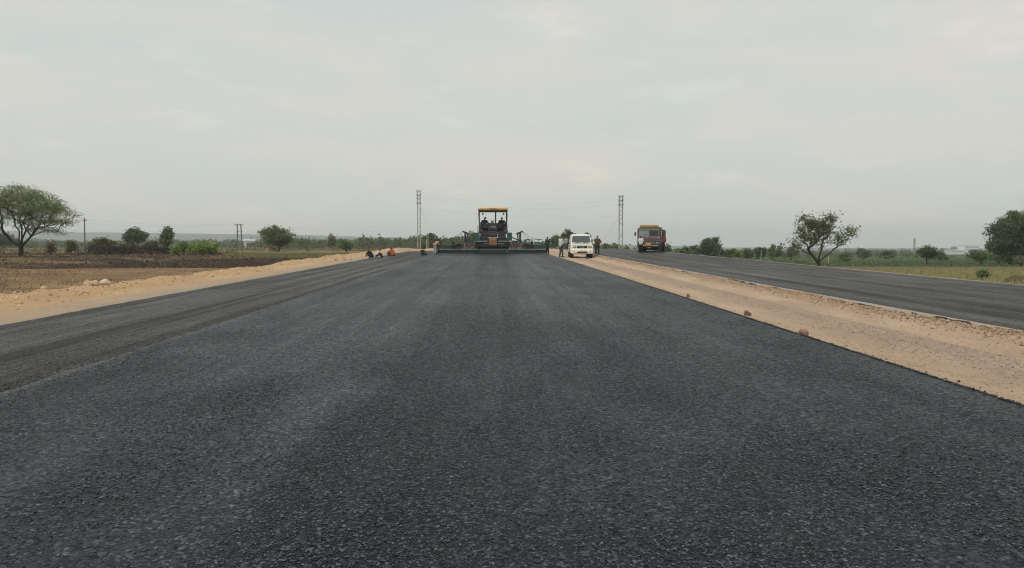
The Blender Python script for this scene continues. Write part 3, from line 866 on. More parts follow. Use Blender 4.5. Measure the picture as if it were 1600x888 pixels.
def tree(name, label, x, y, blobs, fork, trunk_r, kind, n_cl, per, cl_r, leaf, seed, bark=BARK, shell=0.45, squash=0.6, flat=0.0, z=None,
         jitter=0.12, group=None, cat='tree', stems=1, aspect=0.6, min_z=0.1, var=0.25, tip=0.012, n_limbs=4):
    rng = np.random.default_rng(seed)
    z = gz(x, y) if z is None else z
    T = sample_crown(blobs, n_cl, rng, shell)
    T[:, 2] = np.maximum(T[:, 2], min_z)
    root = thing(name, label, cat, (x, y, z), 0, group)
    v, f = branches(T, np.array(fork, float), trunk_r, rng, jitter=jitter, stems=stems, tip=tip, n_limbs=n_limbs)
    link('trunk', np_mesh('trunk', v, f, None, True), bark, root)
    c = np.repeat(T, per, 0)
    g = rng.normal(size=c.shape); g[:, 2] *= squash
    c = c + g * cl_r * (0.6 + 0.8 * np.repeat(rng.random(len(T)), per))[:, None]
    c[:, 2] = np.maximum(c[:, 2], min_z * 0.6 + 0.03)
    v, f = leaf_quads(c, leaf, rng, flat, aspect)
    tc = leaf_tint(len(T), rng, var * 0.8, 0.08)[::4]; tn = np.repeat(np.repeat(tc, per, 0), 4, 0) * leaf_tint(len(c), rng, var * 0.7, 0.06)
    link('crown', np_mesh('crown', v, f, tn), LM[kind], root)
    return root

# big feathery thorn tree at the left edge
x, y = at(32, 80)
tree('thorn_tree', 'tall flat-topped thorn tree with forked dark trunk at the left edge', x, y,
     [(-0.3, 0, 5.4, 5.0, 4.6, 2.4, 0.35), (3.0, 0, 4.6, 2.9, 3.2, 2.0, 0.35), (-3.6, 0.5, 5.0, 2.6, 3.0, 2.2, 0.35), (0.6, 0, 6.2, 3.0, 3.2, 1.7, 0.2), (4.0, -0.4, 3.6, 2.3, 2.2, 0.9, 0.6), (1.9, 0.6, 3.0, 2.2, 2.0, 0.6, 0.6), (0.5, 0, 4.2, 3.4, 3.0, 1.0)],
     (0.1, 0, 1.15), 0.24, 'acacia', 500, 70, 0.46, 0.145, 501, BARK_D, 0.42, 0.42, 0.4, stems=1, aspect=0.45, jitter=0.11, tip=0.013, n_limbs=8)

# the airy tree beyond the far carriageway
x, y = at(1278, 75)
tree('airy_tree', 'sparse spreading tree with leaning limbs beyond the far carriageway', x, y,
     [(-0.9, 0, 4.6, 1.5, 1.4, 1.2), (0.6, 0, 4.5, 1.5, 1.3, 1.3), (-2.4, 0, 2.5, 1.45, 1.1, 0.8), (-1.6, 0, 3.5, 1.3, 1.0, 0.95), (3.2, 0, 4.0, 1.3, 1.0, 0.75), (2.2, 0, 3.2, 1.2, 1.0, 0.8), (-0.4, 0.2, 3.0, 1.2, 1.1, 0.9), (1.2, 0, 5.35, 0.8, 0.8, 0.5), (-1.6, 0, 5.3, 0.7, 0.7, 0.45), (0.2, 0, 3.8, 1.6, 1.2, 1.2)],
     (0.05, 0, 0.72), 0.17, 'sparse', 340, 19, 0.26, 0.14, 507, BARK_D, 0.1, 0.8, 0.0, stems=1, jitter=0.12, tip=0.011, aspect=0.75, n_limbs=5)

# big dark tree at the right edge
x, y = at(1577, 110)
tree('dark_tree', 'tall dense dark green tree cut by the right edge', x, y,
     [(1.3, 0, 6.0, 3.0, 3.0, 2.0), (-0.6, 0, 4.6, 2.4, 2.4, 1.9), (2.6, 0, 4.2, 3.2, 2.8, 2.4), (-1.3, 0, 3.3, 1.6, 1.8, 1.3), (0.2, 0, 2.2, 2.2, 2.2, 1.3), (5.0, 0, 5.0, 2.8, 2.8, 2.4), (-0.9, 0, 1.4, 1.7, 1.7, 0.8), (2.2, 0, 1.4, 2.2, 2.0, 0.9)],
     (0.2, 0, 1.2), 0.22, 'dark', 400, 90, 0.42, 0.25, 503, BARK_D, 0.35, 0.7, 0.2, stems=2)

def simple(name, label, u, d, w, h, kind, seed, trunk=0.28, n_cl=70, per=40, cl=None, leaf=None, shell=0.4, lobes=7, bark=BARK, stems=1, base=0.35, dz=0.0, cat='tree', group=None, flat=0.0, squash=0.65, aspect=0.6):
    """a tree w metres wide and h high with an uneven crown of a few overlapping lobes"""
    rng = np.random.default_rng(seed)
    x, y = at(u, d)
    blobs = []
    cz = h * (base + (1 - base) * 0.5); rz = h * (1 - base) * 0.5
    for k in range(lobes):
        a = rng.uniform(0, 2 * math.pi); r = rng.uniform(0.15, 0.62) * w / 2
        q = rng.uniform(0.28, 0.58)
        blobs.append((r * math.cos(a), r * math.sin(a), cz + rng.uniform(-0.45, 0.5) * rz, w / 2 * q, w / 2 * q, rz * rng.uniform(0.35, 0.6)))
    blobs.append((0, 0, cz - 0.1 * rz, w / 2 * 0.78, w / 2 * 0.75, rz * 0.8))
    px_m = d / 739.0
    leaf = leaf or max(0.12, px_m * 1.5); cl = cl or max(w * 0.055, 0.18)
    return tree(name, label, x, y, blobs, (0, 0, max(0.1, h * base * 0.8)), max(0.04, h * 0.03), kind, n_cl, per, cl, leaf, seed, bark, shell, squash, flat, gz(x, y) + dz, stems=stems, cat=cat, group=group, aspect=aspect)

# left of the road
simple('round_tree', 'round dense dark tree right of the leaning wooden pole', 211, 150, 5.6, 5.0, 'dark', 510, n_cl=110, per=50, base=0.2)
simple('feathery_tree', 'narrow feathery tree with upright plumes behind the bright green shrubs', 262, 130, 2.6, 4.9, 'neem', 511, n_cl=60, per=40, base=0.12, lobes=6, squash=1.4)
simple('broad_tree', 'broad feathery dome-shaped tree standing alone in the ploughed field', 436, 150, 8.0, 5.1, 'neem', 512, n_cl=190, per=46, base=0.2, lobes=6, flat=0.3)
simple('thin_tree', 'thin pale tree with bare upper twigs beside a leafy bush', 520, 140, 2.4, 3.9, 'pale', 513, n_cl=46, per=14, base=0.15, stems=3, bark=mat('pale bark', (0.26, 0.23, 0.19), 0.9, 0, 0.2, 12, 0.4))
simple('leafy_bush', 'leafy green bush right of the thin pale tree', 541, 138, 3.4, 2.7, 'neem', 514, n_cl=70, per=34, base=0.08, stems=3, cat='bush')
simple('olive_bush', 'flat-topped olive bush behind the brushwood', 164, 118, 4.2, 2.5, 'olive', 515, n_cl=80, per=26, base=0.3, flat=0.4, cat='bush')
simple('dry_bush', 'straw-coloured dry bush right of the thorn tree', 112, 105, 1.7, 2.0, 'olive', 516, n_cl=40, per=20, base=0.1, stems=2, cat='bush')
simple('brown_bush', 'small brown withered bush under the thorn tree', 80, 98, 1.2, 1.7, 'brown', 517, n_cl=34, per=18, base=0.1, stems=2, cat='bush')
simple('small_round_tree', 'small round dark tree alone behind the bright green shrubs', 318, 230, 3.2, 2.6, 'dark', 518, n_cl=50, per=30, base=0.1)
simple('shade_tree', 'dark tree mass behind the thorn tree trunk', 8, 190, 9.0, 4.6, 'dark', 519, n_cl=120, per=36, base=0.1)
simple('grey_bush', 'grey-green bush between round tree and feathery tree', 238, 128, 3.0, 2.4, 'olive', 520, n_cl=60, per=24, base=0.08, stems=2, cat='bush')
simple('dead_bush', 'brown thicket bush right of the round tree', 196, 122, 3.0, 1.9, 'brown', 521, n_cl=60, per=26, base=0.08, stems=2, cat='bush')
for k, (u, d, w, h, lb) in enumerate([(275, 102, 1.5, 1.3, 'low bright green shrub at the near end of its row'), (288, 106, 2.0, 1.9, 'darker green shrub second in the bright row'),
                                      (303, 103, 2.0, 1.6, 'bright yellow-green shrub third in the row'), (317, 104, 2.0, 1.7, 'bright yellow-green shrub fourth in the row'), (330, 105, 1.8, 1.6, 'bright green shrub at the far right end of the row')]):
    simple('green_shrub', lb, u, d, w, h, 'neem' if k == 1 else 'bright', 530 + k, n_cl=44, per=30, base=0.06, stems=3, cat='shrub', group='bright green shrubs in the field', squash=1.0)
# dark brushwood hedge in front of the bushes
for k, (u0, u1, lb) in enumerate([(140, 172, 'dark brushwood heap beside the leaning wooden pole'), (172, 205, 'dark brushwood heap in front of the round tree'), (205, 238, 'dark brushwood heap below the grey-green bush'), (238, 268, 'dark brushwood heap next to the bright shrubs')]):
    rng = np.random.default_rng(560 + k)
    x0, y0 = at(u0, 108); x1, y1 = at(u1, 108)
    xm, ym = (x0 + x1) / 2, (y0 + y1) / 2; zb = gz(xm, ym)
    root = thing('brushwood', lb, 'brushwood', (xm, ym, zb), 0, 'brushwood hedge along the field')
    m = 1500
    c = np.stack([rng.uniform(-1, 1, m) * abs(x1 - x0) * 0.56, rng.normal(0, 0.5, m), 1.2 * rng.random(m) ** 0.8 * (0.75 + 0.4 * vnoise(rng.uniform(0, 6, m), 0 * rng.random(m), k))], -1)
    v, f = leaf_quads(c, 0.30, rng, 0, 0.25)
    link('twigs', np_mesh('twigs', v, f, leaf_tint(m, rng, 0.35, 0.1)), LM['brush'], root)

# around the crest, behind the paver and the cars
simple('wind_tree', 'leaning dark tree right of the left lattice mast', 672, 165, 3.6, 4.3, 'neem', 540, n_cl=80, per=40, base=0.12, dz=0.1)
simple('dusty_tree', 'dusty brown-green bush between the mast and the paver', 684, 150, 3.8, 2.7, 'olive', 541, n_cl=80, per=34, base=0.06, stems=2, cat='bush', dz=0.2)
simple('low_bush', 'green bush at the foot of the left lattice mast', 662, 150, 2.2, 2.3, 'neem', 542, n_cl=50, per=30, base=0.06, stems=2, cat='bush', dz=0.2)
simple('pale_tree', 'pale green tree showing over the left screed of the paver', 742, 180, 6.0, 5.2, 'pale', 543, n_cl=110, per=28, base=0.2)
simple('hedge_tree', 'small grey-green tree left of the white-shirted man by the dirt strip', 868, 150, 3.6, 3.6, 'neem', 544, n_cl=60, per=30, base=0.12)
simple('dome_tree', 'dark dome-shaped tree behind the white car', 886, 160, 4.6, 4.9, 'dark', 545, n_cl=120, per=42, base=0.12)
simple('tall_tree', 'green tree top rising above the white car roof', 912, 175, 4.8, 6.0, 'neem', 546, n_cl=100, per=38, base=0.2)
simple('fresh_tree', 'bright green tree right of the white car', 929, 160, 4.0, 5.1, 'bright', 547, n_cl=90, per=36, base=0.12)
simple('corner_tree', 'dark rounded tree behind the man with hand on hip', 944, 150, 3.6, 3.9, 'dark', 548, n_cl=80, per=38, base=0.12)
simple('low_acacia', 'low spreading thorn tree behind the right lattice mast', 966, 165, 5.0, 4.3, 'acacia', 549, n_cl=90, per=30, base=0.25, flat=0.4)
simple('mast_bush', 'green bush between the right mast and the truck', 984, 150, 3.6, 3.3, 'neem', 550, n_cl=70, per=36, base=0.08, stems=2, cat='bush')
simple('truck_bush', 'green bush touching the left side of the truck', 994, 140, 2.4, 3.1, 'acacia', 551, n_cl=50, per=34, base=0.08, stems=2, cat='bush')
simple('spire_shrub', 'pale spire-shaped shrub right of the truck', 1043, 115, 1.5, 3.6, 'pale', 552, n_cl=60, per=30, base=0.08, stems=3, squash=1.5, cat='shrub')
simple('verge_bush', 'round dark bush right of the spire-shaped shrub', 1061, 125, 2.5, 3.1, 'neem', 553, n_cl=60, per=34, base=0.08, stems=2, cat='bush')
simple('mango_tree', 'broad dark rounded tree on the verge, widest right of the truck', 1108, 150, 5.8, 5.3, 'dark', 554, n_cl=150, per=46, base=0.1)
simple('side_tree', 'lower dark tree joined to the left of the broad rounded one', 1083, 150, 4.2, 3.9, 'dark', 555, n_cl=90, per=40, base=0.1)
for u, d, w, h, kd, lb in [(1071, 130, 3.0, 3.3, 'dark', 'dark bush between the round verge bush and the broad tree'), (1137, 150, 3.4, 3.2, 'neem', 'green bush right of the broad rounded tree'),
                           (1169, 175, 3.6, 3.6, 'neem', 'bush between the yellow-green one and the two rounded trees'), (1236, 200, 4.4, 3.8, 'dark', 'dark bush left of the airy tree trunk'),
                           (1030, 135, 2.6, 3.2, 'neem', 'bush showing behind the open truck flap'), (1385, 230, 5.0, 3.6, 'neem', 'low bush right of the rounded dark tree in the right field'), (1468, 190, 3.6, 2.6, 'dark', 'low dark bush left of the white buildings')]:
    simple('hedge_bush', lb, u, d, w, h, kd, 600 + u, n_cl=70, per=34, base=0.06, stems=3, cat='bush')
simple('yellow_green_bush', 'yellow-green bush in the crop strip', 1153, 155, 2.6, 3.0, 'bright', 556, n_cl=60, per=30, base=0.06, stems=2, cat='bush')
simple('twin_tree', 'left of two rounded trees behind the crop strip', 1186, 200, 4.6, 4.4, 'dark', 557, n_cl=80, per=36, base=0.08)
simple('twin_tree', 'right of two rounded trees behind the crop strip, by the airy tree', 1211, 195, 4.8, 4.5, 'neem', 558, n_cl=80, per=36, base=0.08)
simple('field_tree', 'mushroom-shaped small tree standing alone in the right field', 1447, 112, 3.7, 2.9, 'dark', 559, n_cl=90, per=34, base=0.3, flat=0.4)
simple('thorn_bush', 'feathery grey-green small tree beside the tall dark tree', 1533, 105, 4.0, 2.3, 'neem', 560, n_cl=90, per=30, base=0.25, flat=0.4)
simple('verge_shrub', 'bushy green shrub standing in the yellow grass', 1537, 46, 0.62, 0.66, 'neem', 561, n_cl=50, per=26, base=0.05, stems=3, cl=0.1, leaf=0.09, cat='shrub')
simple('round_field_tree', 'rounded dark tree in the right middle distance', 1348, 240, 5.6, 4.0, 'dark', 562, n_cl=80, per=34, base=0.1)
simple('edge_bush', 'pale green bush under the tall dark tree', 1594, 100, 2.0, 1.6, 'pale', 563, n_cl=50, per=26, base=0.06, stems=2, cat='bush')
simple('wispy_tree', 'small wispy tree just left of the tall dark tree top', 1546, 190, 2.4, 5.4, 'sparse', 564, n_cl=34, per=20, base=0.5)
simple('crop_bush', 'rounded bush at the field edge under the airy tree', 1322, 150, 3.0, 2.2, 'neem', 565, n_cl=60, per=30, base=0.06, stems=2, cat='bush')
simple('office_tree', 'round tree in front of the white building', 1524, 420, 6.0, 5.0, 'dark', 566, n_cl=80, per=30, base=0.1)

# the wooded plain beyond, one mass of far crowns
def far_wood(name, label, rows_, seed):
    rng = np.random.default_rng(seed)
    C = []; S = []; Tn = []
    for (u0, u1, d0, d1, n, h0, h1) in rows_:
        for k in range(n):
            d = rng.uniform(d0, d1); u = rng.uniform(u0, u1)
            x, y = at(u, d); z = gz(x, y)
            h = rng.uniform(h0, h1); w = h * rng.uniform(0.8, 1.5)
            if 1476 < u < 1538 and d < 870: h = min(h, (EYE - z) - d * 11.5 / FPX)   # low scrub before the white buildings
            if h < 0.8: continue
            m = 120
            v = rng.normal(size=(m, 3)); v /= np.linalg.norm(v, axis=1, keepdims=True)
            v *= (0.4 + 0.6 * rng.random((m, 1))) * (1 + 0.35 * np.sin(3.1 * v[:, :1] * 2 + k) * np.cos(2.7 * v[:, 2:3] + k))
            C.append(v * np.array([w / 2, w / 2, h * 0.5]) + np.array([x, y, z + h * 0.47]))
            S.append(np.full(m, h * 0.20))
            t = rng.uniform(0.65, 1.3); g = rng.uniform(0.9, 1.15)
            Tn.append(np.tile(np.array([[t * g, t, t * 0.95]]), (m, 1)) * (1 + rng.normal(0, 0.15, (m, 1))))
    C = np.concatenate(C); S = np.concatenate(S); Tn = np.clip(np.concatenate(Tn), 0.2, 2)
    v, f = leaf_quads(C, S[:, None], rng, 0.2, 0.8)
    o = link(name, np_mesh(name, v, f, np.repeat(Tn, 4, 0)), LM['dark'])
    return tag(o, label, 'woodland', kind='stuff')
far_wood('far_wood', 'distant mass of trees across the plain left of the road',
         [(-250, 700, 560, 720, 320, 4.0, 7.2), (-250, 720, 700, 1100, 340, 6, 10), (-250, 700, 380, 560, 190, 2.5, 5.5), (560, 760, 300, 480, 70, 4, 6.5), (440, 670, 330, 480, 80, 3.0, 5.6), (690, 860, 400, 700, 40, 5, 8)], 71)
far_wood('far_wood', 'distant mass of trees across the plain right of the road',
         [(850, 1900, 420, 560, 190, 2.8, 4.6), (850, 1900, 560, 800, 230, 3.8, 6.4), (900, 2000, 800, 1300, 240, 6, 9.4), (1050, 1900, 300, 400, 90, 1.6, 3.2)], 72)

# rough scrub filling the ground between the trees
def scrub(name, label, spots, kind, seed):
    rng = np.random.default_rng(seed); C = []; S = []; Tn = []
    for (x0, x1, y0, y1, n, h0, h1) in spots:
        for k in range(n):
            x = rng.uniform(x0, x1); y = rng.uniform(y0, y1); z = gz(x, y); h = rng.uniform(h0, h1) * rng.uniform(0.5, 1.2); m = 46
            v = rng.normal(size=(m, 3)) * np.array([h * rng.uniform(0.5, 1.3), h * 0.6, h * 0.38]) + np.array([x, y, z + h * 0.4])
            v[:, 2] = np.maximum(v[:, 2], z + 0.03)
            C.append(v); S.append(np.full(m, 0.26)); t = rng.uniform(0.6, 1.4)
            Tn.append(np.array([[t * rng.uniform(0.9, 1.35), t, t * rng.uniform(0.8, 1.05)]]) * (1 + rng.normal(0, 0.2, (m, 1))))
    C = np.concatenate(C); S = np.concatenate(S); Tn = np.clip(np.concatenate(Tn), 0.2, 2.2)
    v, f = leaf_quads(C, S[:, None], rng, 0.0, 0.55)
    return tag(link(name, np_mesh(name, v, f, np.repeat(Tn, 4, 0)), LM[kind]), label, 'scrub', kind='stuff')
scrub('scrub', 'low grey-green scrub between the trees right of the truck', [(20, 75, 118, 160, 70, 0.8, 2.0), (24, 120, 180, 240, 90, 0.8, 2.2), (2, 30, 130, 175, 50, 0.8, 2.0)], 'neem', 81)
scrub('scrub', 'low olive scrub around the hedge and fields left of the road', [(-85, -55, 112, 135, 40, 0.6, 1.6), (-110, -20, 150, 260, 110, 0.6, 1.7), (-60, -38, 108, 114, 20, 0.5, 1.1), (-70, -8, 190, 330, 150, 1.4, 3.4)], 'olive', 82)

# ------------------------------------------------------------------ grass and crops
def blades(name, label, xs_, ys_, h, w, base_col, seed, var=0.25, lean=0.35):
    rng = np.random.default_rng(seed)
    n = len(xs_); zs = ground(xs_, ys_)
    a = rng.uniform(0, 2 * math.pi, n); hh = h * rng.uniform(0.5, 1.35, n)
    dx = np.cos(a) * w / 2; dy = np.sin(a) * w / 2
    P = np.stack([xs_, ys_, zs - 0.02], -1); Q = np.stack([dx, dy, 0 * dx], -1)
    tip = P + np.stack([rng.normal(0, lean, n) * hh, rng.normal(0, lean, n) * hh, hh], -1)
    v = np.stack([P - Q, P + Q, tip], 1).reshape(-1, 3)
    t = np.array(base_col)[None] * (1 + rng.normal(0, var, (n, 1))) * (1 + rng.normal(0, 0.08, (n, 3)))
    m = leaf_mat('grass blade', (1, 1, 1), 0.3)
    o = link(name, np_mesh(name, v, np.arange(n * 3).reshape(-1, 3), np.repeat(np.clip(t, 0.01, 1), 3, 0)), m)
    return tag(o, label, 'grass', kind='stuff')
R2 = np.random.default_rng(91)
n = 60000
bx = R2.uniform(23.0, 78, n); by = R2.uniform(24, 73, n)
k = fbm(bx / 4.0, by / 3.0, 95) + R2.normal(0, 0.08, n) > 0.40
blades('yellow_grass', 'yellow-green grass growing beyond the far carriageway', bx[k], by[k], 0.28, 0.045, (0.30, 0.285, 0.135), 92)
n = 40000
bx = R2.uniform(18, 170, n); by = R2.uniform(94, 190, n)
blades('green_crop', 'low green crop in the field behind the airy tree', bx, by, 0.30, 0.20, (0.105, 0.150, 0.075), 93, 0.22)
n = 14000
by = 20 + 60 * R2.random(n); bx = 19.2 + np.abs(R2.normal(0, 2.6, n))
blades('verge_grass', 'dark green weeds on the verge of the far carriageway', bx, by, 0.16, 0.04, (0.10, 0.105, 0.045), 94, 0.35)
n = 26000
bx = R2.uniform(-48, -16, n); by = R2.uniform(78, 116, n)
k = (bx / by > -0.36) & (fbm(bx / 5.0, by / 3.0, 96) > 0.36)
blades('field_grass', 'rough yellow-green grass strip in front of the broad tree', bx[k], by[k], 0.28, 0.08, (0.20, 0.205, 0.095), 95)
n = 30000
bx = R2.uniform(-75, -18, n); by = R2.uniform(60, 76, n)
k = (fbm(bx / 4.0, by / 2.0, 97) > 0.52) & (bx / by < -0.36)
blades('dry_grass', 'tufts of pale dry grass along the soil bank', bx[k], by[k], 0.17, 0.06, (0.30, 0.23, 0.125), 96)
n = 46000
bx = R2.uniform(-62, -14.8, n); by = R2.uniform(16, 58, n)
k = fbm(bx / 3.0, by / 2.0, 98) + R2.normal(0, 0.08, n) > 0.46
blades('stubble', 'short withered stubble on the brown field beside the berm', bx[k], by[k], 0.11, 0.035, (0.24, 0.165, 0.105), 97, 0.5)
# ------------------------------------------------------------------ masts, poles, wires
STEEL = mat('galvanised steel', (0.36, 0.36, 0.34), 0.6, 0.3, 0.2, 8)
STEEL_D = mat('dull steel', (0.22, 0.22, 0.21), 0.6, 0.3, 0.2, 8)
CONC = mat('concrete', (0.42, 0.40, 0.35), 0.95, 0, 0.15, 5, 0.3)
WOOD = mat('weathered wood', (0.17, 0.145, 0.12), 0.95, 0, 0.3, 8, 0.4)
WIRE = mat('wire', (0.10, 0.10, 0.10), 0.6)

def lattice_mast(label, u, d, H, w, z, style):
    x, y = at(u, d)
    r = thing('lattice_mast', label, 'mast', (x, y, z), 0.0, 'lattice masts either side of the paver')
    for sx in (-1, 1):
        for sy in (-1, 1):
            MB().bar((sx * w / 2, sy * w / 2, 0), (sx * w / 2, sy * w / 2, H), 0.09).build('leg', STEEL, r)
    n = 16
    step = H / n
    for side in range(4):
        for k in range(n):
            z0, z1 = k * step, (k + 1) * step
            a, c = (-w / 2, w / 2) if k % 2 == 0 else (w / 2, -w / 2)
            if style == 1 and k < 10 and k % 3: continue
            p = [(a, -w / 2), (c, -w / 2)] if side == 0 else [(a, w / 2), (c, w / 2)] if side == 1 else [(-w / 2, a), (-w / 2, c)] if side == 2 else [(w / 2, a), (w / 2, c)]
            MB().bar((p[0][0], p[0][1], z0), (p[1][0], p[1][1], z1), 0.045).build('brace', STEEL, r)
    for zz in (H - 0.02, H * 0.93, H * 0.87, H * 0.80)[: 4 if style == 0 else 3]:
        b = MB()
        for s in (-1, 1):
            b.box((0, s * (w / 2 + 0.03), zz), (w + 0.26, 0.06, 0.11)); b.box((s * (w / 2 + 0.03), 0, zz), (0.06, w, 0.10))
        b.build('cross_arm', STEEL_D, r)
        for s in (-1, 1):
            MB().lathe([(0.03, 0.0), (0.06, 0.05), (0.035, 0.08), (0.06, 0.12), (0.03, 0.18)], (s * (w / 2 + 0.14), 0, zz + 0.05), 'Z', 8).build('insulator', STEEL_D, r)
    MB().box((0, 0, 0.1), (w + 0.5, w + 0.5, 0.5)).build('footing', CONC, r)
    s = 1 if style == 0 else -1
    for k, q in enumerate((3.2, 5.0)):
        MB().tube([(s * w / 2, 0, H * 0.72), (s * (w / 2 + q * 0.62), 0.4, H * 0.3), (s * (w / 2 + q), 0.8, 0.1)], 0.007, 4).build('guy_wire', WIRE, r)
    return r
def mast_base(u, d):
    x, y = at(u, d)
    return gz(x, y)
zl, zr = mast_base(655, 140), mast_base(969.5, 140)
ML_H = EYE + (386 - 299) / FPX * 140 - zl
MR_H = EYE + (386 - 307) / FPX * 140 - zr
ml = lattice_mast('slim zigzag-braced steel lattice mast left of the paver', 655, 140, ML_H, 0.52, zl, 0)
mr = lattice_mast('steel lattice mast with open lower half, between white car and truck', 969.5, 140, MR_H, 0.62, zr, 1)

def wire(label, p, q, sag, group, r=0.0045):
    p = Vector(p); q = Vector(q); n = 14
    pts = []
    for i in range(n + 1):
        t = i / n; a = p.lerp(q, t); a.z -= sag * 4 * t * (1 - t); pts.append(a)
    return tag(MB().tube(pts, r, 4).build('power_line', WIRE), label, 'power line', group)
lx, ly = at(655, 140); rx_, ry_ = at(969.5, 140)
for k, (hl, hr, sg, lb) in enumerate([(0.965, 0.95, 1.5, 'highest power line strung between the two lattice masts'), (0.90, 0.88, 1.4, 'second power line from the top between the two masts'), (0.72, 0.70, 0.8, 'lowest power line strung between the two lattice masts')]):
    wire(lb, (lx + 0.3, ly, zl + ML_H * hl), (rx_ - 0.35, ry_, zr + MR_H * hr), sg, 'power lines between the masts')

def concrete_pair():
    x, y = at(668, 125); z = gz(x, y)
    r = thing('pole_pair', 'pair of short pale concrete poles right of the left mast', 'pole', (x, y, z))
    for s in (-1, 1):
        MB().box((s * 0.11, 0, 1.35), (0.10, 0.12, 2.9), None, 0.75).build('pole', CONC, r)
    MB().box((0, -0.1, 2.2), (0.42, 0.05, 0.07)).build('tie', STEEL_D, r)
concrete_pair()

def wood_pole():
    x, y = at(133, 112); z = gz(x, y)
    r = thing('utility_pole', 'single slightly leaning wooden pole beside the brushwood', 'pole', (x, y, z))
    r.rotation_euler = (0, math.radians(1.2), 0)
    MB().tube([(0, 0, -0.3), (0, 0, 2.6), (0, 0, 5.4)], 0.12, 8, 0.085).build('shaft', WOOD, r)
    MB().box((0.02, -0.1, 5.05), (0.75, 0.07, 0.09)).build('cross_arm', STEEL_D, r)
    for s in (-0.32, 0.32):
        MB().lathe([(0.02, 0), (0.045, 0.04), (0.03, 0.08), (0.04, 0.12), (0.015, 0.16)], (s, -0.1, 5.1), 'Z', 8).build('insulator', CONC, r)
    MB().lathe([(0.02, 0), (0.045, 0.05), (0.015, 0.16)], (0, 0, 5.4), 'Z', 8).build('insulator', CONC, r)
    return x, y, z
px1, py1, pz1 = wood_pole()

def h_pole():
    x, y = at(375.5, 125); z = gz(x, y)
    r = thing('double_pole', 'twin-legged wooden electric pole with cross arm in the ploughed field', 'pole', (x, y, z))
    for s in (-1, 1):
        MB().tube([(s * 0.42, 0, -0.3), (s * 0.30 - 0.1, 0, 4.9)], 0.11, 8, 0.09).build('leg', WOOD, r)
    MB().box((-0.1, -0.12, 4.75), (1.5, 0.09, 0.12)).build('cross_arm', STEEL_D, r)
    for zz in (1.4, 2.9, 3.6):
        MB().box((-0.05, 0.12, zz), (0.95, 0.07, 0.08)).build('brace', STEEL_D, r)
    for s in (-0.65, -0.1, 0.45):
        MB().lathe([(0.02, 0), (0.06, 0.05), (0.035, 0.09), (0.055, 0.14), (0.015, 0.2)], (s, -0.12, 4.82), 'Z', 8).build('insulator', CONC, r)
    return x, y, z
px2, py2, pz2 = h_pole()
for k, (dx1, dz1, dx2, lb) in enumerate([(-0.3, 5.2, -0.75, 'upper power line from the wooden pole to the twin pole'), (0.34, 4.6, 0.35, 'lower power line from the wooden pole to the twin pole')]):
    wire(lb, (px1 + dx1, py1, pz1 + dz1), (px2 + dx2, py2, pz2 + 4.95 - 0.1 * k), 0.45, 'power lines across the left fields', 0.0055)
wire('power line running from the wooden pole out of the left edge', (px1 - 0.3, py1, pz1 + 5.2), (px1 - 45, py1 + 3, pz1 + 5.4), 0.4, 'power lines across the left fields', 0.0055)
wire('power line running from the twin pole behind the broad tree', (px2 + 0.45, py2, pz2 + 4.95), (px2 + 26, py2 + 70, pz2 + 5.0), 0.5, 'power lines across the left fields', 0.0055)

for u, d, h, lb in [(1060, 110, 2.2, 'slim pale marker post beside the spire-shaped shrub'), (1189, 120, 2.3, 'slim pale marker post in the crop left of the airy tree'), (1294, 110, 1.6, 'slim pale marker post just right of the airy tree trunk')]:
    x, y = at(u, d); z = gz(x, y)
    o = MB().box((0, 0, h / 2 - 0.15), (0.07, 0.07, h + 0.3), None, 0.8).build('marker_post', CONC)
    o.location = (x, y, z); tag(o, lb, 'post', 'marker posts in the right field')

# far masts and buildings on the right
def far_mast(name, label, u, d, v0, bands):
    x, y = at(u, d); z = gz(x, y); H = EYE + (386 - v0) / FPX * d - z
    r = thing(name, label, 'mast', (x, y, z))
    red = mat('mast red', (0.30, 0.11, 0.09), 0.7); wh = mat('mast white', (0.55, 0.55, 0.53), 0.7); gy = mat('mast grey', (0.28, 0.28, 0.28), 0.7)
    n = 10
    for k in range(n):
        z0, z1 = H * k / n, H * (k + 1) / n
        b = MB(); w0 = 0.9 - 0.06 * k; w1 = 0.9 - 0.06 * (k + 1)
        for sx, sy in ((-1, -1), (1, -1), (1, 1), (-1, 1)):
            b.bar((sx * w0, sy * w0, z0), (sx * w1, sy * w1, z1), 0.28)
        b.bar((-w0, -w0, z0), (w1, -w1, z1), 0.2); b.bar((w0, w0, z0), (-w1, w1, z1), 0.2); b.bar((w0, -w0, z0), (w1, w1, z1), 0.2); b.bar((-w0, w0, z0), (-w1, -w1, z1), 0.2)
        b.build('section', (red if k % 2 else wh) if bands else gy, r)
    for zz in (0.72, 0.85) if not bands else (0.93,):
        MB().lathe([(0.9, 0), (1.2, 0.4), (1.2, 1.8), (0.9, 2.2)], (0, 0, H * zz), 'Z', 8).build('antenna_ring', gy, r)
far_mast('telecom_mast', 'slim grey telecom mast rising from the far trees', 1428, 850, 372, False)
far_mast('banded_mast', 'red and white banded mast behind the tall dark tree', 1545, 850, 364, True)

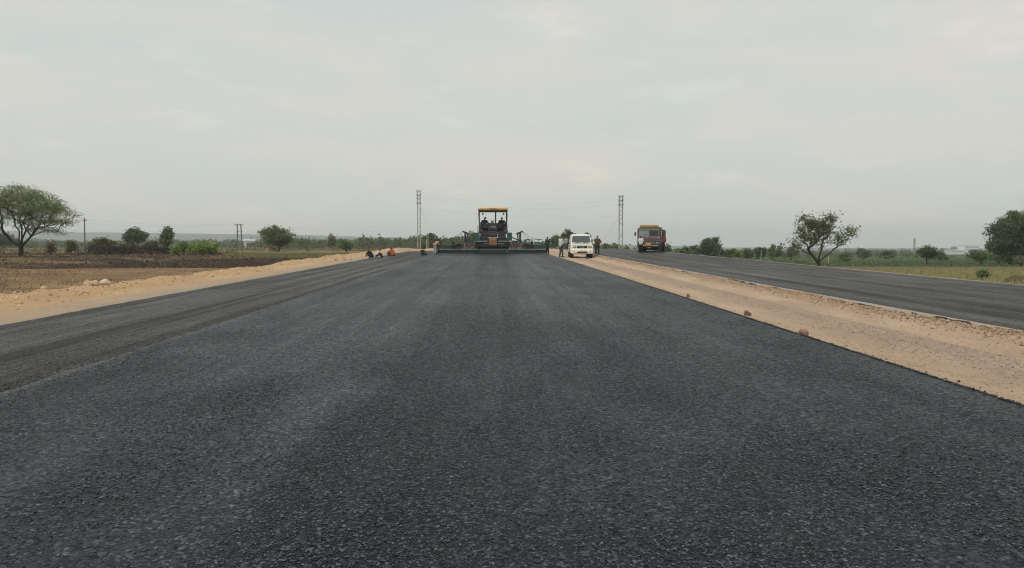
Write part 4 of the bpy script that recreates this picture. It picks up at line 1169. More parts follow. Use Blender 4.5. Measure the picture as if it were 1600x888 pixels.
def office():
    d = 850
    wall = mat('white render', (0.66, 0.68, 0.68), 0.8); glass = mat('far window', (0.16, 0.20, 0.24), 0.2)
    def block(name, label, u0, u1, vt, cols, floors, sign):
        x0, y0 = at(u0, d); x1, y1 = at(u1, d); z = min(gz(x0, y0), gz(x1, y1))
        W = math.hypot(x1 - x0, y1 - y0); H = EYE + (386 - vt) / FPX * d - z
        r = thing(name, label, 'building', ((x0 + x1) / 2, (y0 + y1) / 2, z), math.atan2(y1 - y0, x1 - x0))
        MB().box((0, 7, H / 2 - 0.5), (W, 14, H + 1)).build('wall', wall, r)
        rf = MB().box((0, 7, H + 0.25), (W + 0.6, 14.6, 0.5)).build('roof', wall, r)
        fh = 3.1
        for f in range(floors):
            for c in range(cols):
                cx = -W / 2 + (c + 0.5) * W / cols; cz = H - 1.7 - f * fh
                w_ = MB().box((cx, -0.06, cz), (W / cols * 0.62, 0.14, 1.7)).build('window', wall, r)
                MB().box((cx, -0.14, cz), (W / cols * 0.52, 0.06, 1.45)).build('pane', glass, w_)
        if sign:
            s = MB().box((-W / 2 + 3.3, 1.0, H + 2.6), (6.4, 0.3, 3.0)).build('rooftop_sign', mat('sign grey', (0.22, 0.23, 0.25), 0.6), r)
            for q in (-2.4, 2.4): MB().box((-W / 2 + 3.3 + q, 1.2, H + 0.9), (0.25, 0.25, 2.0)).build('sign_post', STEEL_D, s)
    block('office_building', 'low white building with a rooftop sign among the far trees', 1486, 1507, 391, 5, 2, True)
    block('office_building', 'taller white building with rows of windows right of the sign', 1507, 1529, 384, 6, 3, False)
office()
def shed():
    x, y = at(391, 520); z = gz(x, y)
    r = thing('shed', 'pale blue-roofed shed among the far trees behind the twin pole', 'shed', (x, y, z))
    MB().box((0, 0, 2.4), (8, 5, 5.4)).build('wall', mat('shed wall', (0.5, 0.53, 0.55), 0.8), r)
    MB().prism([(-3, 5.0), (3, 5.0), (0, 6.3)], -4.3, 4.3).build('roof', mat('shed roof', (0.42, 0.5, 0.58), 0.5), r)
    MB().box((0, -2.53, 1.4), (2.4, 0.1, 2.8)).build('door', mat('shed door', (0.2, 0.24, 0.28), 0.7), r)
shed()

# ------------------------------------------------------------------ people
def capsule_np(p, q, r0, r1, n=10, m=4):
    p = np.array(p, float); q = np.array(q, float); d = q - p; L = np.linalg.norm(d)
    if L < 1e-6: d = np.array([0, 0, 1.0]); L = 1e-6
    else: d = d / L
    ref = np.array([1.0, 0, 0]) if abs(d[2]) > 0.9 else np.array([0, 0, 1.0])
    e1 = np.cross(d, ref); e1 /= np.linalg.norm(e1); e2 = np.cross(d, e1)
    rings = []
    for k in range(1, m + 1):
        t = -math.pi / 2 + (math.pi / 2) * k / m; rings.append((p + d * r0 * math.sin(t), r0 * math.cos(t)))
    for k in range(0, m):
        t = (math.pi / 2) * k / m; rings.append((q + d * r1 * math.sin(t), r1 * math.cos(t)))
    V = [tuple(p - d * r0)]
    for c, r in rings:
        for k in range(n):
            a = 2 * math.pi * k / n; V.append(tuple(c + (e1 * math.cos(a) + e2 * math.sin(a)) * r))
    V.append(tuple(q + d * r1))
    F = []; R_ = len(rings)
    for k in range(n): F.append((0, 1 + (k + 1) % n, 1 + k))
    for i in range(R_ - 1):
        for k in range(n): F.append((1 + i * n + k, 1 + i * n + (k + 1) % n, 1 + (i + 1) * n + (k + 1) % n, 1 + (i + 1) * n + k))
    last = 1 + R_ * n
    for k in range(n): F.append((last, 1 + (R_ - 1) * n + k, 1 + (R_ - 1) * n + (k + 1) % n))
    return V, F

def ellipsoid(c, r, rot=None, n=14):
    b = MB(); rings = []
    M = rot if rot is not None else Matrix.Identity(3)
    for i in range(1, n):
        t = math.pi * i / n; rings.append([M @ Vector((r[0] * math.sin(t) * math.cos(2 * math.pi * k / n), r[1] * math.sin(t) * math.sin(2 * math.pi * k / n), -r[2] * math.cos(t))) + Vector(c) for k in range(n)])
    b.loft(rings)
    return b.v, b.f

def fused(name, pieces, voxel, m, parent):
    b = MB()
    for V, F in pieces: b.add(V, F)
    me = bpy.data.meshes.new(name); me.from_pydata([tuple(p) for p in b.v], [], b.f)
    import bmesh
    bm = bmesh.new(); bm.from_mesh(me); bmesh.ops.recalc_face_normals(bm, faces=bm.faces); bm.to_mesh(me); bm.free()
    tmp = bpy.data.objects.new('fusing', me); COL.objects.link(tmp)
    md = tmp.modifiers.new('r', 'REMESH'); md.mode = 'VOXEL'; md.voxel_size = voxel; md.use_smooth_shade = True
    ms = tmp.modifiers.new('s', 'SMOOTH'); ms.iterations = 3; ms.factor = 0.5
    dg = bpy.context.evaluated_depsgraph_get()
    out = bpy.data.meshes.new_from_object(tmp.evaluated_get(dg))
    bpy.data.objects.remove(tmp); bpy.data.meshes.remove(me)
    out.materials.clear()
    return link(name, out, m, parent)

def stand_pose():
    J = dict(pelvis=(0, 0, .93), chest=(0, 0, 1.27), neck=(0, -.01, 1.44), head=(0, .02, 1.585))
    for s, k in ((-1, 'l'), (1, 'r')):
        J['sh' + k] = (s * .18, 0, 1.39); J['el' + k] = (s * .24, -.02, 1.12); J['wr' + k] = (s * .25, .08, .88)
        J['hi' + k] = (s * .095, 0, .90); J['kn' + k] = (s * .11, .03, .49); J['an' + k] = (s * .12, -.02, .09)
    return J
def squat_pose():
    J = dict(pelvis=(0, -.05, .24), chest=(0, .14, .52), neck=(0, .22, .66), head=(0, .30, .775))
    for s, k in ((-1, 'l'), (1, 'r')):
        J['sh' + k] = (s * .17, .18, .62); J['el' + k] = (s * .22, .38, .44); J['wr' + k] = (s * .12, .50, .26)
        J['hi' + k] = (s * .10, -.05, .24); J['kn' + k] = (s * .17, .28, .47); J['an' + k] = (s * .15, .06, .09)
    return J
def sit_pose():
    J = dict(pelvis=(0, 0, .12), chest=(0, -.02, .46), neck=(0, .0, .63), head=(0, .04, .775))
    for s, k in ((-1, 'l'), (1, 'r')):
        J['sh' + k] = (s * .18, 0, .58); J['el' + k] = (s * .25, .10, .33); J['wr' + k] = (s * .2, .34, .32)
        J['hi' + k] = (s * .10, .02, .11); J['kn' + k] = (s * .14, .44, .12); J['an' + k] = (s * .14, .46, -.32)
    return J

SKIN = mat('skin', (0.20, 0.115, 0.075), 0.6, 0, 0.08, 20)
HAIR = mat('black hair', (0.014, 0.012, 0.011), 0.5, 0, 0.2, 40)
EYE_M = mat('eye', (0.03, 0.025, 0.02), 0.2)

def person(label, x, y, z, rz, J, shirt, trousers, shoe=(0.05, 0.04, 0.035), height=1.70, hat=None, sleeve=0.9, skirt=False, group=None, bare=False):
    r = thing('person', label, 'person', (x, y, z), rz, group)
    r.scale = (height / 1.70,) * 3
    V = {k: np.array(v, float) for k, v in J.items()}
    up = V['head'] - V['neck']; up /= np.linalg.norm(up)
    side = V['shr'] - V['shl']; side /= np.linalg.norm(side)
    fwd = np.cross(up, side); fwd /= np.linalg.norm(fwd)
    R3 = Matrix((side, fwd, up)).transposed()
    hc = V['head']
    c = lambda a, b, r0, r1: capsule_np(a, b, r0, r1)
    P = [ellipsoid(hc, (.075, .093, .112), R3), c(hc - up * .06 + fwd * .035, hc - up * .085 + fwd * .04, .05, .04), c(V['neck'] - up * .03, hc - up * .05, .056, .05),
         c(hc + fwd * .09 + up * .005, hc + fwd * .105 - up * .025, .012, .016)]
    for s in (-1, 1): P.append(ellipsoid(hc + side * s * .077 - up * .005, (.014, .025, .034), R3, 8))
    mid = (V['pelvis'] + V['chest']) / 2
    for s in (-1, 1):
        P += [c(V['pelvis'] + side * s * .06, V['chest'] + side * s * .07, .105, .115)]
    P += [c(V['shl'], V['shr'], .062, .062), c(V['chest'], V['neck'], .10, .06), c(V['hil'], V['hir'], .105, .105)]
    for k, s in (('l', -1), ('r', 1)):
        P += [c(V['sh' + k], V['el' + k], .052, .040), c(V['el' + k], V['wr' + k], .040, .028), c(V['hi' + k], V['kn' + k], .085, .056), c(V['kn' + k], V['an' + k], .056, .036)]
        # hand: palm, four fingers, thumb
        a = V['wr' + k] - V['el' + k]; a /= np.linalg.norm(a)
        b = np.cross(a, fwd); b = b / (np.linalg.norm(b) + 1e-9); nn = np.cross(b, a)
        w = V['wr' + k]
        P.append(c(w + a * .02 - b * .015, w + a * .075 - b * .02, .022, .022)); P.append(c(w + a * .02 + b * .015, w + a * .075 + b * .02, .022, .022))
        for i, (o_, L) in enumerate(((-.033, .062), (-.011, .075), (.011, .07), (.033, .055))):
            k0 = w + a * .085 + b * o_; k1 = k0 + a * L * .55 + nn * .012; k2 = k1 + a * L * .35 + nn * .03
            P += [c(k0, k1, .0105, .0095), c(k1, k2, .0095, .0085)]
        t0 = w + a * .03 - b * .035; P += [c(t0, t0 + a * .035 - b * .03, .013, .011), c(t0 + a * .035 - b * .03, t0 + a * .065 - b * .035 + nn * .01, .011, .009)]
        f = V['an' + k]; fz = np.array([0, 0, 1.0]); ff = np.array([fwd[0], fwd[1], 0]); ff = ff / (np.linalg.norm(ff) + 1e-9)
        ft = f - fz * .045
        P += [c(ft - ff * .04, ft + ff * .11, .040, .034), c(ft + ff * .10, ft + ff * .165, .036, .026)]
        S = [c(ft - ff * .045 - fz * .005, ft + ff * .11 - fz * .01, .048, .042), c(ft + ff * .10 - fz * .012, ft + ff * .17 - fz * .015, .044, .034)]
        fused('shoe', S, .02, mat('shoe %.2f' % shoe[0], shoe, 0.6), r)
    fused('body', P, .0125, SKIN, r)
    # shirt and trousers hang just off the body
    e = .018
    S = []
    for s in (-1, 1):
        S += [c(V['pelvis'] + side * s * .07 - (V['chest'] - V['pelvis']) * .10, V['chest'] + side * s * .075, .118 + e, .118 + e)]
    S += [c(V['shl'], V['shr'], .064 + e, .064 + e), c(V['chest'], V['neck'] - up * .05, .105 + e, .07 + e * .5)]
    for k in 'lr':
        S += [c(V['sh' + k], V['sh' + k] + (V['el' + k] - V['sh' + k]) * min(1, sleeve), .055 + e, .046 + e)]
        if sleeve > 1: S += [c(V['el' + k], V['el' + k] + (V['wr' + k] - V['el' + k]) * .92, .045 + e, .036 + e * .8)]
    fused('shirt', S, .02, mat('cloth %.3f %.3f %.3f' % shirt, shirt, 0.9, 0, 0.18, 9, 0.4, 0.2), r)
    T = [c(V['hil'], V['hir'], .110 + e, .110 + e)]
    for k in 'lr':
        T += [c(V['hi' + k], V['kn' + k], .09 + e, .066 + e), c(V['kn' + k], V['kn' + k] + (V['an' + k] - V['kn' + k]) * .93, .064 + e, .052 + e)]
    if skirt:
        T += [c(V['knl'], V['knr'], .09, .09), c(V['hil'] * .5 + V['knl'] * .5, V['hir'] * .5 + V['knr'] * .5, .12, .12), c((V['anl'] + V['knl']) / 2, (V['anr'] + V['knr']) / 2, .10, .10)]
    fused('trousers' if not skirt else 'skirt', T, .02, mat('cloth %.3f %.3f %.3f' % trousers, trousers, 0.9, 0, 0.18, 9, 0.4, 0.2), r)
    hb = MB()
    v, f = ellipsoid(hc + up * .03 - fwd * .022, (.084, .094, .096), R3); hb.add(v, f)
    hb.build('hair', HAIR, r, True)
    for s in (-1, 1):
        b = MB(); v, f = ellipsoid(hc + fwd * .082 + side * s * .032 + up * .012, (.013, .010, .009), R3, 8); b.add(v, f); b.build('eye', EYE_M, r, True)
    b = MB(); v, f = ellipsoid(hc + fwd * .087 - up * .05, (.024, .010, .007), R3, 8); b.add(v, f); b.build('mouth', mat('lips', (0.14, 0.05, 0.04), 0.5), r, True)
    if hat:
        b = MB(); v, f = ellipsoid(hc + up * .055, (.100, .112, .085), R3); b.add(v, f)
        b.box(hc + up * .055 + fwd * .10, (.15, .13, .012), R3)
        b.build('helmet' if hat[0] > .4 else 'cap', mat('cap %.2f' % hat[0], hat, 0.5), r, True)
    return r

# ------------------------------------------------------------------ paver
def paver():
    R_ = thing('asphalt_paver', 'large asphalt paver with yellow canopy and full-width dark screed', 'paver', (0.06, PAVER_Y, float(prof(PAVER_Y))), 0.0)
    R_.rotation_euler = (math.atan(GRADE), 0, 0)
    dk = mat('paver black', (0.020, 0.023, 0.027), 0.5, 0.1, 0.3, 6); navy = mat('paver slate', (0.026, 0.031, 0.038), 0.45, 0.2, 0.3, 5)
    grn = mat('paver green', (0.022, 0.085, 0.068), 0.45, 0, 0.25, 5); dgr = mat('paver dark green', (0.025, 0.045, 0.040), 0.5, 0, 0.3, 5)
    mar = mat('paver maroon', (0.085, 0.045, 0.042), 0.7, 0, 0.3, 6); gry = mat('paver grey', (0.095, 0.10, 0.10), 0.6, 0.2, 0.25, 6)
    lgt = mat('worn tread plate', (0.27, 0.29, 0.29), 0.5, 0.4, 0.25, 12); yel = mat('canopy yellow', (0.74, 0.47, 0.14), 0.5, 0, 0.15, 4)
    rst = mat('rusty chute', (0.22, 0.11, 0.06), 0.85, 0, 0.4, 7, 0.3); blk = mat('rubber', (0.014, 0.014, 0.014), 0.8)
    tan = mat('plain panel', (0.27, 0.165, 0.11), 0.7, 0, 0.25, 7)
    def B(name, c, size, m, parent=R_, ch=0.015, rot=None): return MB().box(c, size, rot, 1.0, ch).build(name, m, parent)
    def T(name, pts, r, m, parent=R_): return MB().tube(pts, r, 6).build(name, m, parent)
    # screed: centre section and bolt-on extensions each side
    s = B('screed_section', (0.02, .45, .20), (2.70, .95, .30), navy); B('heel_plate', (0.02, -.05, .075), (2.66, .05, .10), dk, s)
    for x0, x1 in ((-2.62, -1.34), (-3.78, -2.64), (-4.96, -3.80), (1.39, 2.50), (2.52, 3.72), (3.74, 4.96)):
        s = B('screed_section', ((x0 + x1) / 2, .52, .19), (x1 - x0 - .015, .85, .28), navy); B('heel_plate', ((x0 + x1) / 2, .06, .075), (x1 - x0 - .06, .05, .10), dk, s)
        B('walkway', ((x0 + x1) / 2, .40, .375), (x1 - x0 - .02, .62, .04), gry)
        B('tread_edge', ((x0 + x1) / 2, .075, .39), (x1 - x0 - .05, .035, .055), lgt)
        for k in range(3):
            xx = x0 + (x1 - x0) * (k + .5) / 3
            B('vibrator_cover', (xx, .085, .25), ((x1 - x0) / 4.2, .05, .12), dk)
        for q in (x0 + .08, x1 - .08): MB().lathe([(.03, 0), (.03, -.03), (.012, -.035)], (q, .07, .30), 'Y', 8).build('bolt', lgt, R_)
    B('walkway', (0.02, .3, .375), (2.68, .62, .04), gry); B('tread_edge', (0.02, -.04, .39), (2.64, .035, .055), lgt)
    MB().lathe([(.05, 0), (.05, -.04), (.02, -.05)], (1.33, -.05, .2), 'Y', 10).build('knob', lgt, R_)
    for sx in (-1, 1):
        e = B('end_gate', (sx * 5.0, .8, .27), (.05, 1.9, .46), dk); T('crank', [(sx * 5.0, .3, .45), (sx * 5.0, .3, 1.0), (sx * 4.9, .3, 1.0)], .02, gry, e)
        B('extension_box', (sx * 4.32, .75, .60), (1.16, .5, .34), dgr); B('extension_box', (sx * 3.3, .9, .56), (.8, .4, .26), dk)
        B('hose_cover', (sx * 3.35, .85, .50), (.75, .4, .20), dk)
        # guard rails
        for x0, x1 in ((4.62, 3.86), (3.72, 2.95)):
            T('guard_rail', [(sx * x0, .62, .74), (sx * x0, .62, 1.28), (sx * x1, .62, 1.28), (sx * x1, .62, .74)], .026, dgr); T('guard_rail', [(sx * x0, .62, 1.02), (sx * x1, .62, 1.02)], .02, dgr)
        T('end_post', [(sx * 4.92, .55, .42), (sx * 4.92, .55, 1.38)], .05, dk)
        cb = B('control_box', (sx * 3.62, .45, .88), (.2, .16, .42), dgr); B('control_panel', (sx * 3.62, .36, .92), (.15, .02, .2), blk, cb)
        T('spreader_strut', [(sx * 4.15, .7, .45), (sx * 1.55, 1.2, 1.58)], .055, dk); T('spreader_strut', [(sx * 3.9, .95, .42), (sx * 2.55, 1.1, .98)], .03, gry)
        MB().box((sx * 2.22, .95, .68), (1.22, .55, .44), None, 1.0, .02).build('heater_box', mar, R_)
        for q in (-.3, .28): B('grab_handle', (sx * (2.2 + q), .64, .56), (.3, .06, .05), lgt); 
        B('generator_cover', (sx * 2.05, 1.2, 1.02), (.62, .4, .3), dgr)
        # gantry post with cantilever and ties
        B('gantry_post', (sx * 2.55, 1.0, 1.25), (.18, .18, 1.5), dk); B('gantry_post', (sx * 2.34, 1.05, 1.45), (.12, .12, 1.0), dgr)
        MB().bar((sx * 2.2, 1.0, 1.78), (sx * 2.78, 1.0, 2.04), .12, .14).build('gantry_arm', dk, R_)
        MB().lathe([(.07, -.05), (.07, .05)], (sx * 2.76, 1.0, 2.02), 'Y', 10).build('pulley', gry, R_)
        T('stay_cable', [(sx * 2.76, 1.0, 2.02), (sx * 3.3, .9, 1.60), (sx * 3.8, .7, 1.36), (sx * 4.6, .62, 1.28)], .018, dk)
        T('stay_cable', [(sx * 2.7, 1.0, 1.95), (sx * 3.2, .9, 1.42), (sx * 3.6, .6, 1.1)], .012, dk)
        T('pale_lever', [(sx * 2.62, .5, .42), (sx * 2.62, .5, 1.0)], .028, lgt)
        T('tow_arm', [(sx * 1.62, .9, .62), (sx * 1.62, 3.2, .75), (sx * 1.62, 5.2, .55)], .10, navy)
        # platform flank and step
        B('flank_panel', (sx * 1.52 + .05, 1.55, 1.55), (.46, .9, .74), grn, R_, .03)
        B('flank_edge', (sx * 1.27 + .05, 1.08, 1.55), (.03, .03, .72), lgt)
        B('rear_step', (sx * 1.06 + .02, 1.05, 1.11), (1.16, .36, .09), lgt); B('step_riser', (sx * 1.06, 1.2, .86), (1.2, .3, .40), dk)
        # crawler
        tr = MB().prism([(2.0, .12), (2.25, .02), (5.8, .02), (6.1, .14), (6.15, .5), (5.9, .74), (2.2, .74), (1.95, .5)], sx * 1.15 - .18, sx * 1.15 + .18).build('crawler', blk, R_)
        for k in range(5): MB().lathe([(.2, -.2), (.2, .2)], (sx * 1.15, 2.4 + k * .82, .36), 'X', 12).build('roller', navy, tr)
        B('guard_panel', (sx * 1.14 + .02, 1.62, 2.22), (.30, .12, .62), dk); B('hose_reel', (sx * .62, 1.5, 2.50), (.34, .3, .36), navy); B('walk_fence', (sx * 3.0, .95, .74), (.9, .06, .22), dk)
        # seats stand on the platform
        st = B('seat', (sx * .80 + .05, 2.15, 2.28), (.5, .5, .12), blk); B('seat_post', (sx * .80 + .05, 2.15, 2.08), (.2, .2, .3), dk, st); B('seat_back', (sx * .80 + .05, 1.90, 2.42), (.44, .09, .34), dk, st)
        B('side_lamp', (sx * 1.20 + .05, 1.2, 2.10), (.36, .2, .16), mat('faded red cushion', (0.16, 0.075, 0.07), 0.7, 0, 0.25), R_)
        B('tool_locker', (sx * .83 + .03, 1.45, 1.55), (.72, .5, .72), dk); B('tool_locker', (sx * .83 + .03, 1.6, 2.0), (.66, .45, .22), navy)
        for q in range(3): B('valve', (sx * (.62 + .17 * q), 1.17, 1.45 + .12 * (q % 2)), (.09, .06, .10), gry)
        B('console', (sx * .78 + .05, 2.75, 2.36), (.92, .3, .86), dk)
        # canopy posts
        T('canopy_post', [(sx * 1.30 + .02, 1.5, 1.9), (sx * 1.32 + .02, 1.5, 3.75), (sx * 1.14 + .02, 1.55, 3.95)], .065, gry); T('canopy_post', [(sx * 1.30 + .02, 3.9, 1.9), (sx * 1.32 + .02, 3.9, 3.95)], .06, gry)
        wl_ = T('work_light', [(sx * .97 + .05, 1.5, 3.72), (sx * .97 + .05, 1.42, 3.60)], .065, blk); MB().lathe([(.055, 0), (.05, -.02)], (sx * .97 + .05, 1.37, 3.60), 'Y', 10).build('lens', lgt, wl_)
        T('hand_rail', [(sx * 1.42, 1.3, 1.9), (sx * 1.42, 1.3, 2.55), (sx * 1.42, 2.6, 2.55)], .02, gry)
    B('platform', (0.02, 2.9, 1.86), (2.9, 3.4, .08), gry); B('chassis', (0.02, 3.6, .98), (1.7, 5.2, .9), dk)
    B('tail_beam', (0.02, 1.1, .72), (2.5, .3, .22), navy); T('auger', [(-1.5, 1.6, .42), (1.5, 1.6, .42)], .18, gry)
    B('lower_crossbar', (0.1, .98, .90), (2.0, .10, .05), lgt)
    MB().box((0.0, 1.0, 1.30), (.74, .36, .38), None, 1.0, .03).build('chute_box', tan, R_); B('chute_door', (0.0, .80, .98), (.72, .06, .48), rst); B('chute_rim', (.34, .78, .98), (.05, .04, .46), tan)
    # centre console with slatted grille and name plate
    ec = B('engine_cover', (0.0, 1.7, 2.10), (.92, .9, 1.20), dk, R_, .04)
    for zz in (1.62, 1.72, 1.90, 2.00, 2.16, 2.26): B('grille_slat', (0.0, 1.235, zz), (.74, .04, .05), gry if zz in (1.72, 2.0, 2.26) else navy, ec)
    for sx in (-1, 1): B('grille_post', (sx * .41, 1.24, 1.93), (.035, .04, .80), gry, ec)
    B('dash_top', (0.0, 1.9, 2.76), (.98, .6, .10), dk); B('headrest', (-.03, 1.85, 2.94), (.30, .12, .24), mat('grey monitor', (0.34, 0.35, 0.34), 0.6), R_)
    T('cross_rail', [(-1.25, 1.62, 2.72), (1.3, 1.62, 2.72)], .025, gry)
    ex = T('exhaust_pipe', [(.28, 2.2, 2.7), (.28, 2.2, 3.92)], .07, dk)
    txt = text_mesh('VÖGELE', .17); o = link('lettering', txt, mat('plate lettering', (0.55, 0.56, 0.55), 0.5), R_); o.location = (0.0, 1.222, 2.46); o.rotation_euler = (math.pi / 2, 0, 0)
    # canopy
    cn = MB(); cn.loft([rrect(1.38, 4.06, 4.20, 1.02, .05, 2, .02), rrect(1.40, 4.06, 4.26, 1.10, .06, 2, .02), rrect(1.40, 4.06, 4.31, 2.6, .1, 2, .02), rrect(1.40, 4.06, 4.27, 4.6, .08, 2, .02), rrect(1.38, 4.06, 4.2, 4.75, .05, 2, .02)])
    c = cn.build('canopy', yel, R_, True)
    B('canopy_underside', (.02, 2.85, 3.98), (2.70, 3.5, .15), dk, R_)
    B('canopy_valance', (.02, 1.07, 3.965), (2.76, .05, .18), dk, R_)
    txt = text_mesh('VÖGELE', .17); o = link('lettering', txt, mat('canopy lettering', (0.05, 0.045, 0.03), 0.5), R_); o.location = (.02, 1.012, 4.13); o.rotation_euler = (math.pi / 2, 0, 0)
    hp = MB(); hp.prism([(6.3, .5), (8.0, .45), (8.2, 1.25), (6.3, 1.45)], -1.65, 1.65); hp.build('hopper', dgr, R_)
    for sx in (-1, 1): MB().lathe([(.16, -.2), (.16, .2)], (sx * .6, 8.3, .4), 'X', 12).build('push_roller', gry, R_)
    return R_
PV = paver()
def on_paver(x, y, z): return (0.06 + x, PAVER_Y + y, float(prof(PAVER_Y)) + z + y * GRADE)
J = sit_pose(); J['head'] = (.05, .06, .78); J['wrr'] = (.3, .4, .38); J['ell'] = (-.33, .10, .36); J['elr'] = (.34, .12, .38)
person('operator in dark blue shirt and cap seated on the left of the paver', *on_paver(-.78, 2.12, 2.40), 0.0, J, (0.030, 0.040, 0.065), (0.03, 0.033, 0.045), hat=(0.02, 0.02, 0.022), height=1.86, sleeve=1.2)
J = sit_pose(); J['wrl'] = (-.02, .4, .4); J['shr'] = (.19, .02, .56); J['ell'] = (-.32, .14, .36); J['elr'] = (.34, .10, .34)
person('operator in dark shirt seated on the right of the paver', *on_paver(.86, 2.12, 2.40), -.15, J, (0.022, 0.026, 0.036), (0.04, 0.04, 0.045), height=1.86, sleeve=1.2)
J = stand_pose(); J['wrl'] = (-.12, .30, 1.15); J['wrr'] = (.16, .32, 1.1); J['ell'] = (-.26, .05, 1.14); J['elr'] = (.26, .05, 1.14)
person('worker in dark blue standing at the left end of the screed', -5.0 - .12, PAVER_Y + .75, float(prof(PAVER_Y)) - .06, -.5, J, (0.035, 0.045, 0.075), (0.03, 0.04, 0.045), height=1.68, sleeve=1.2)
J = stand_pose(); J['wrl'] = (-.16, .30, 1.05); J['wrr'] = (.10, .34, 1.08); J['elr'] = (.26, .06, 1.12)
person('worker in dark green standing at the right end of the screed', 5.0 + .14, PAVER_Y + .6, float(prof(PAVER_Y)) - .09, .6, J, (0.025, 0.04, 0.032), (0.028, 0.033, 0.03), height=1.62, sleeve=1.2)
J = stand_pose()
J.update(chest=(0, .22, 1.12), neck=(0, .36, 1.20), head=(0, .47, 1.20), shl=(-.18, .30, 1.16), shr=(.18, .30, 1.16), ell=(-.2, .36, .90), elr=(.2, .36, .90), wrl=(-.12, .42, .66), wrr=(.14, .44, .66))
x, y = at(679.5, 66.5)
person('worker in tan shirt and pale trousers bending beside the left screed end', x, y, float(prof(y)) - .065, -.9, J, (0.36, 0.25, 0.16), (0.30, 0.31, 0.34), height=1.62, sleeve=.8)

# ------------------------------------------------------------------ the white car
def slab(name, pts, th, m, parent):
    """a flat pane with thickness, pts in order"""
    p = [Vector(q) for q in pts]; nrm = (p[1] - p[0]).cross(p[2] - p[0]).normalized() * th
    n = len(p); b = MB()
    b.add([q for q in p] + [q + nrm for q in p], [tuple(range(n)), tuple(reversed(range(n, 2 * n)))] + [(k, (k + 1) % n, n + (k + 1) % n, n + k) for k in range(n)])
    return b.build(name, m, parent)

def wheel(parent, x, y, R0, w, side, rimcol):
    t = MB().lathe([(R0 * .62, -w / 2), (R0 * .93, -w / 2), (R0, -w / 2 + .03), (R0, w / 2 - .03), (R0 * .93, w / 2), (R0 * .62, w / 2)], (x, y, R0), 'X', 24).build('wheel', mat('tyre', (0.018, 0.018, 0.018), 0.85, 0, 0.3, 10), parent, True)
    MB().lathe([(.03, side * (w / 2 - .01)), (R0 * .2, side * (w / 2 - .01)), (R0 * .3, side * (w / 2 - .05)), (R0 * .58, side * (w / 2 - .03)), (R0 * .62, side * (w / 2 - .005)), (R0 * .62, side * (w / 2 - .08))], (x, y, R0), 'X', 16).build('rim', rimcol, t, True)

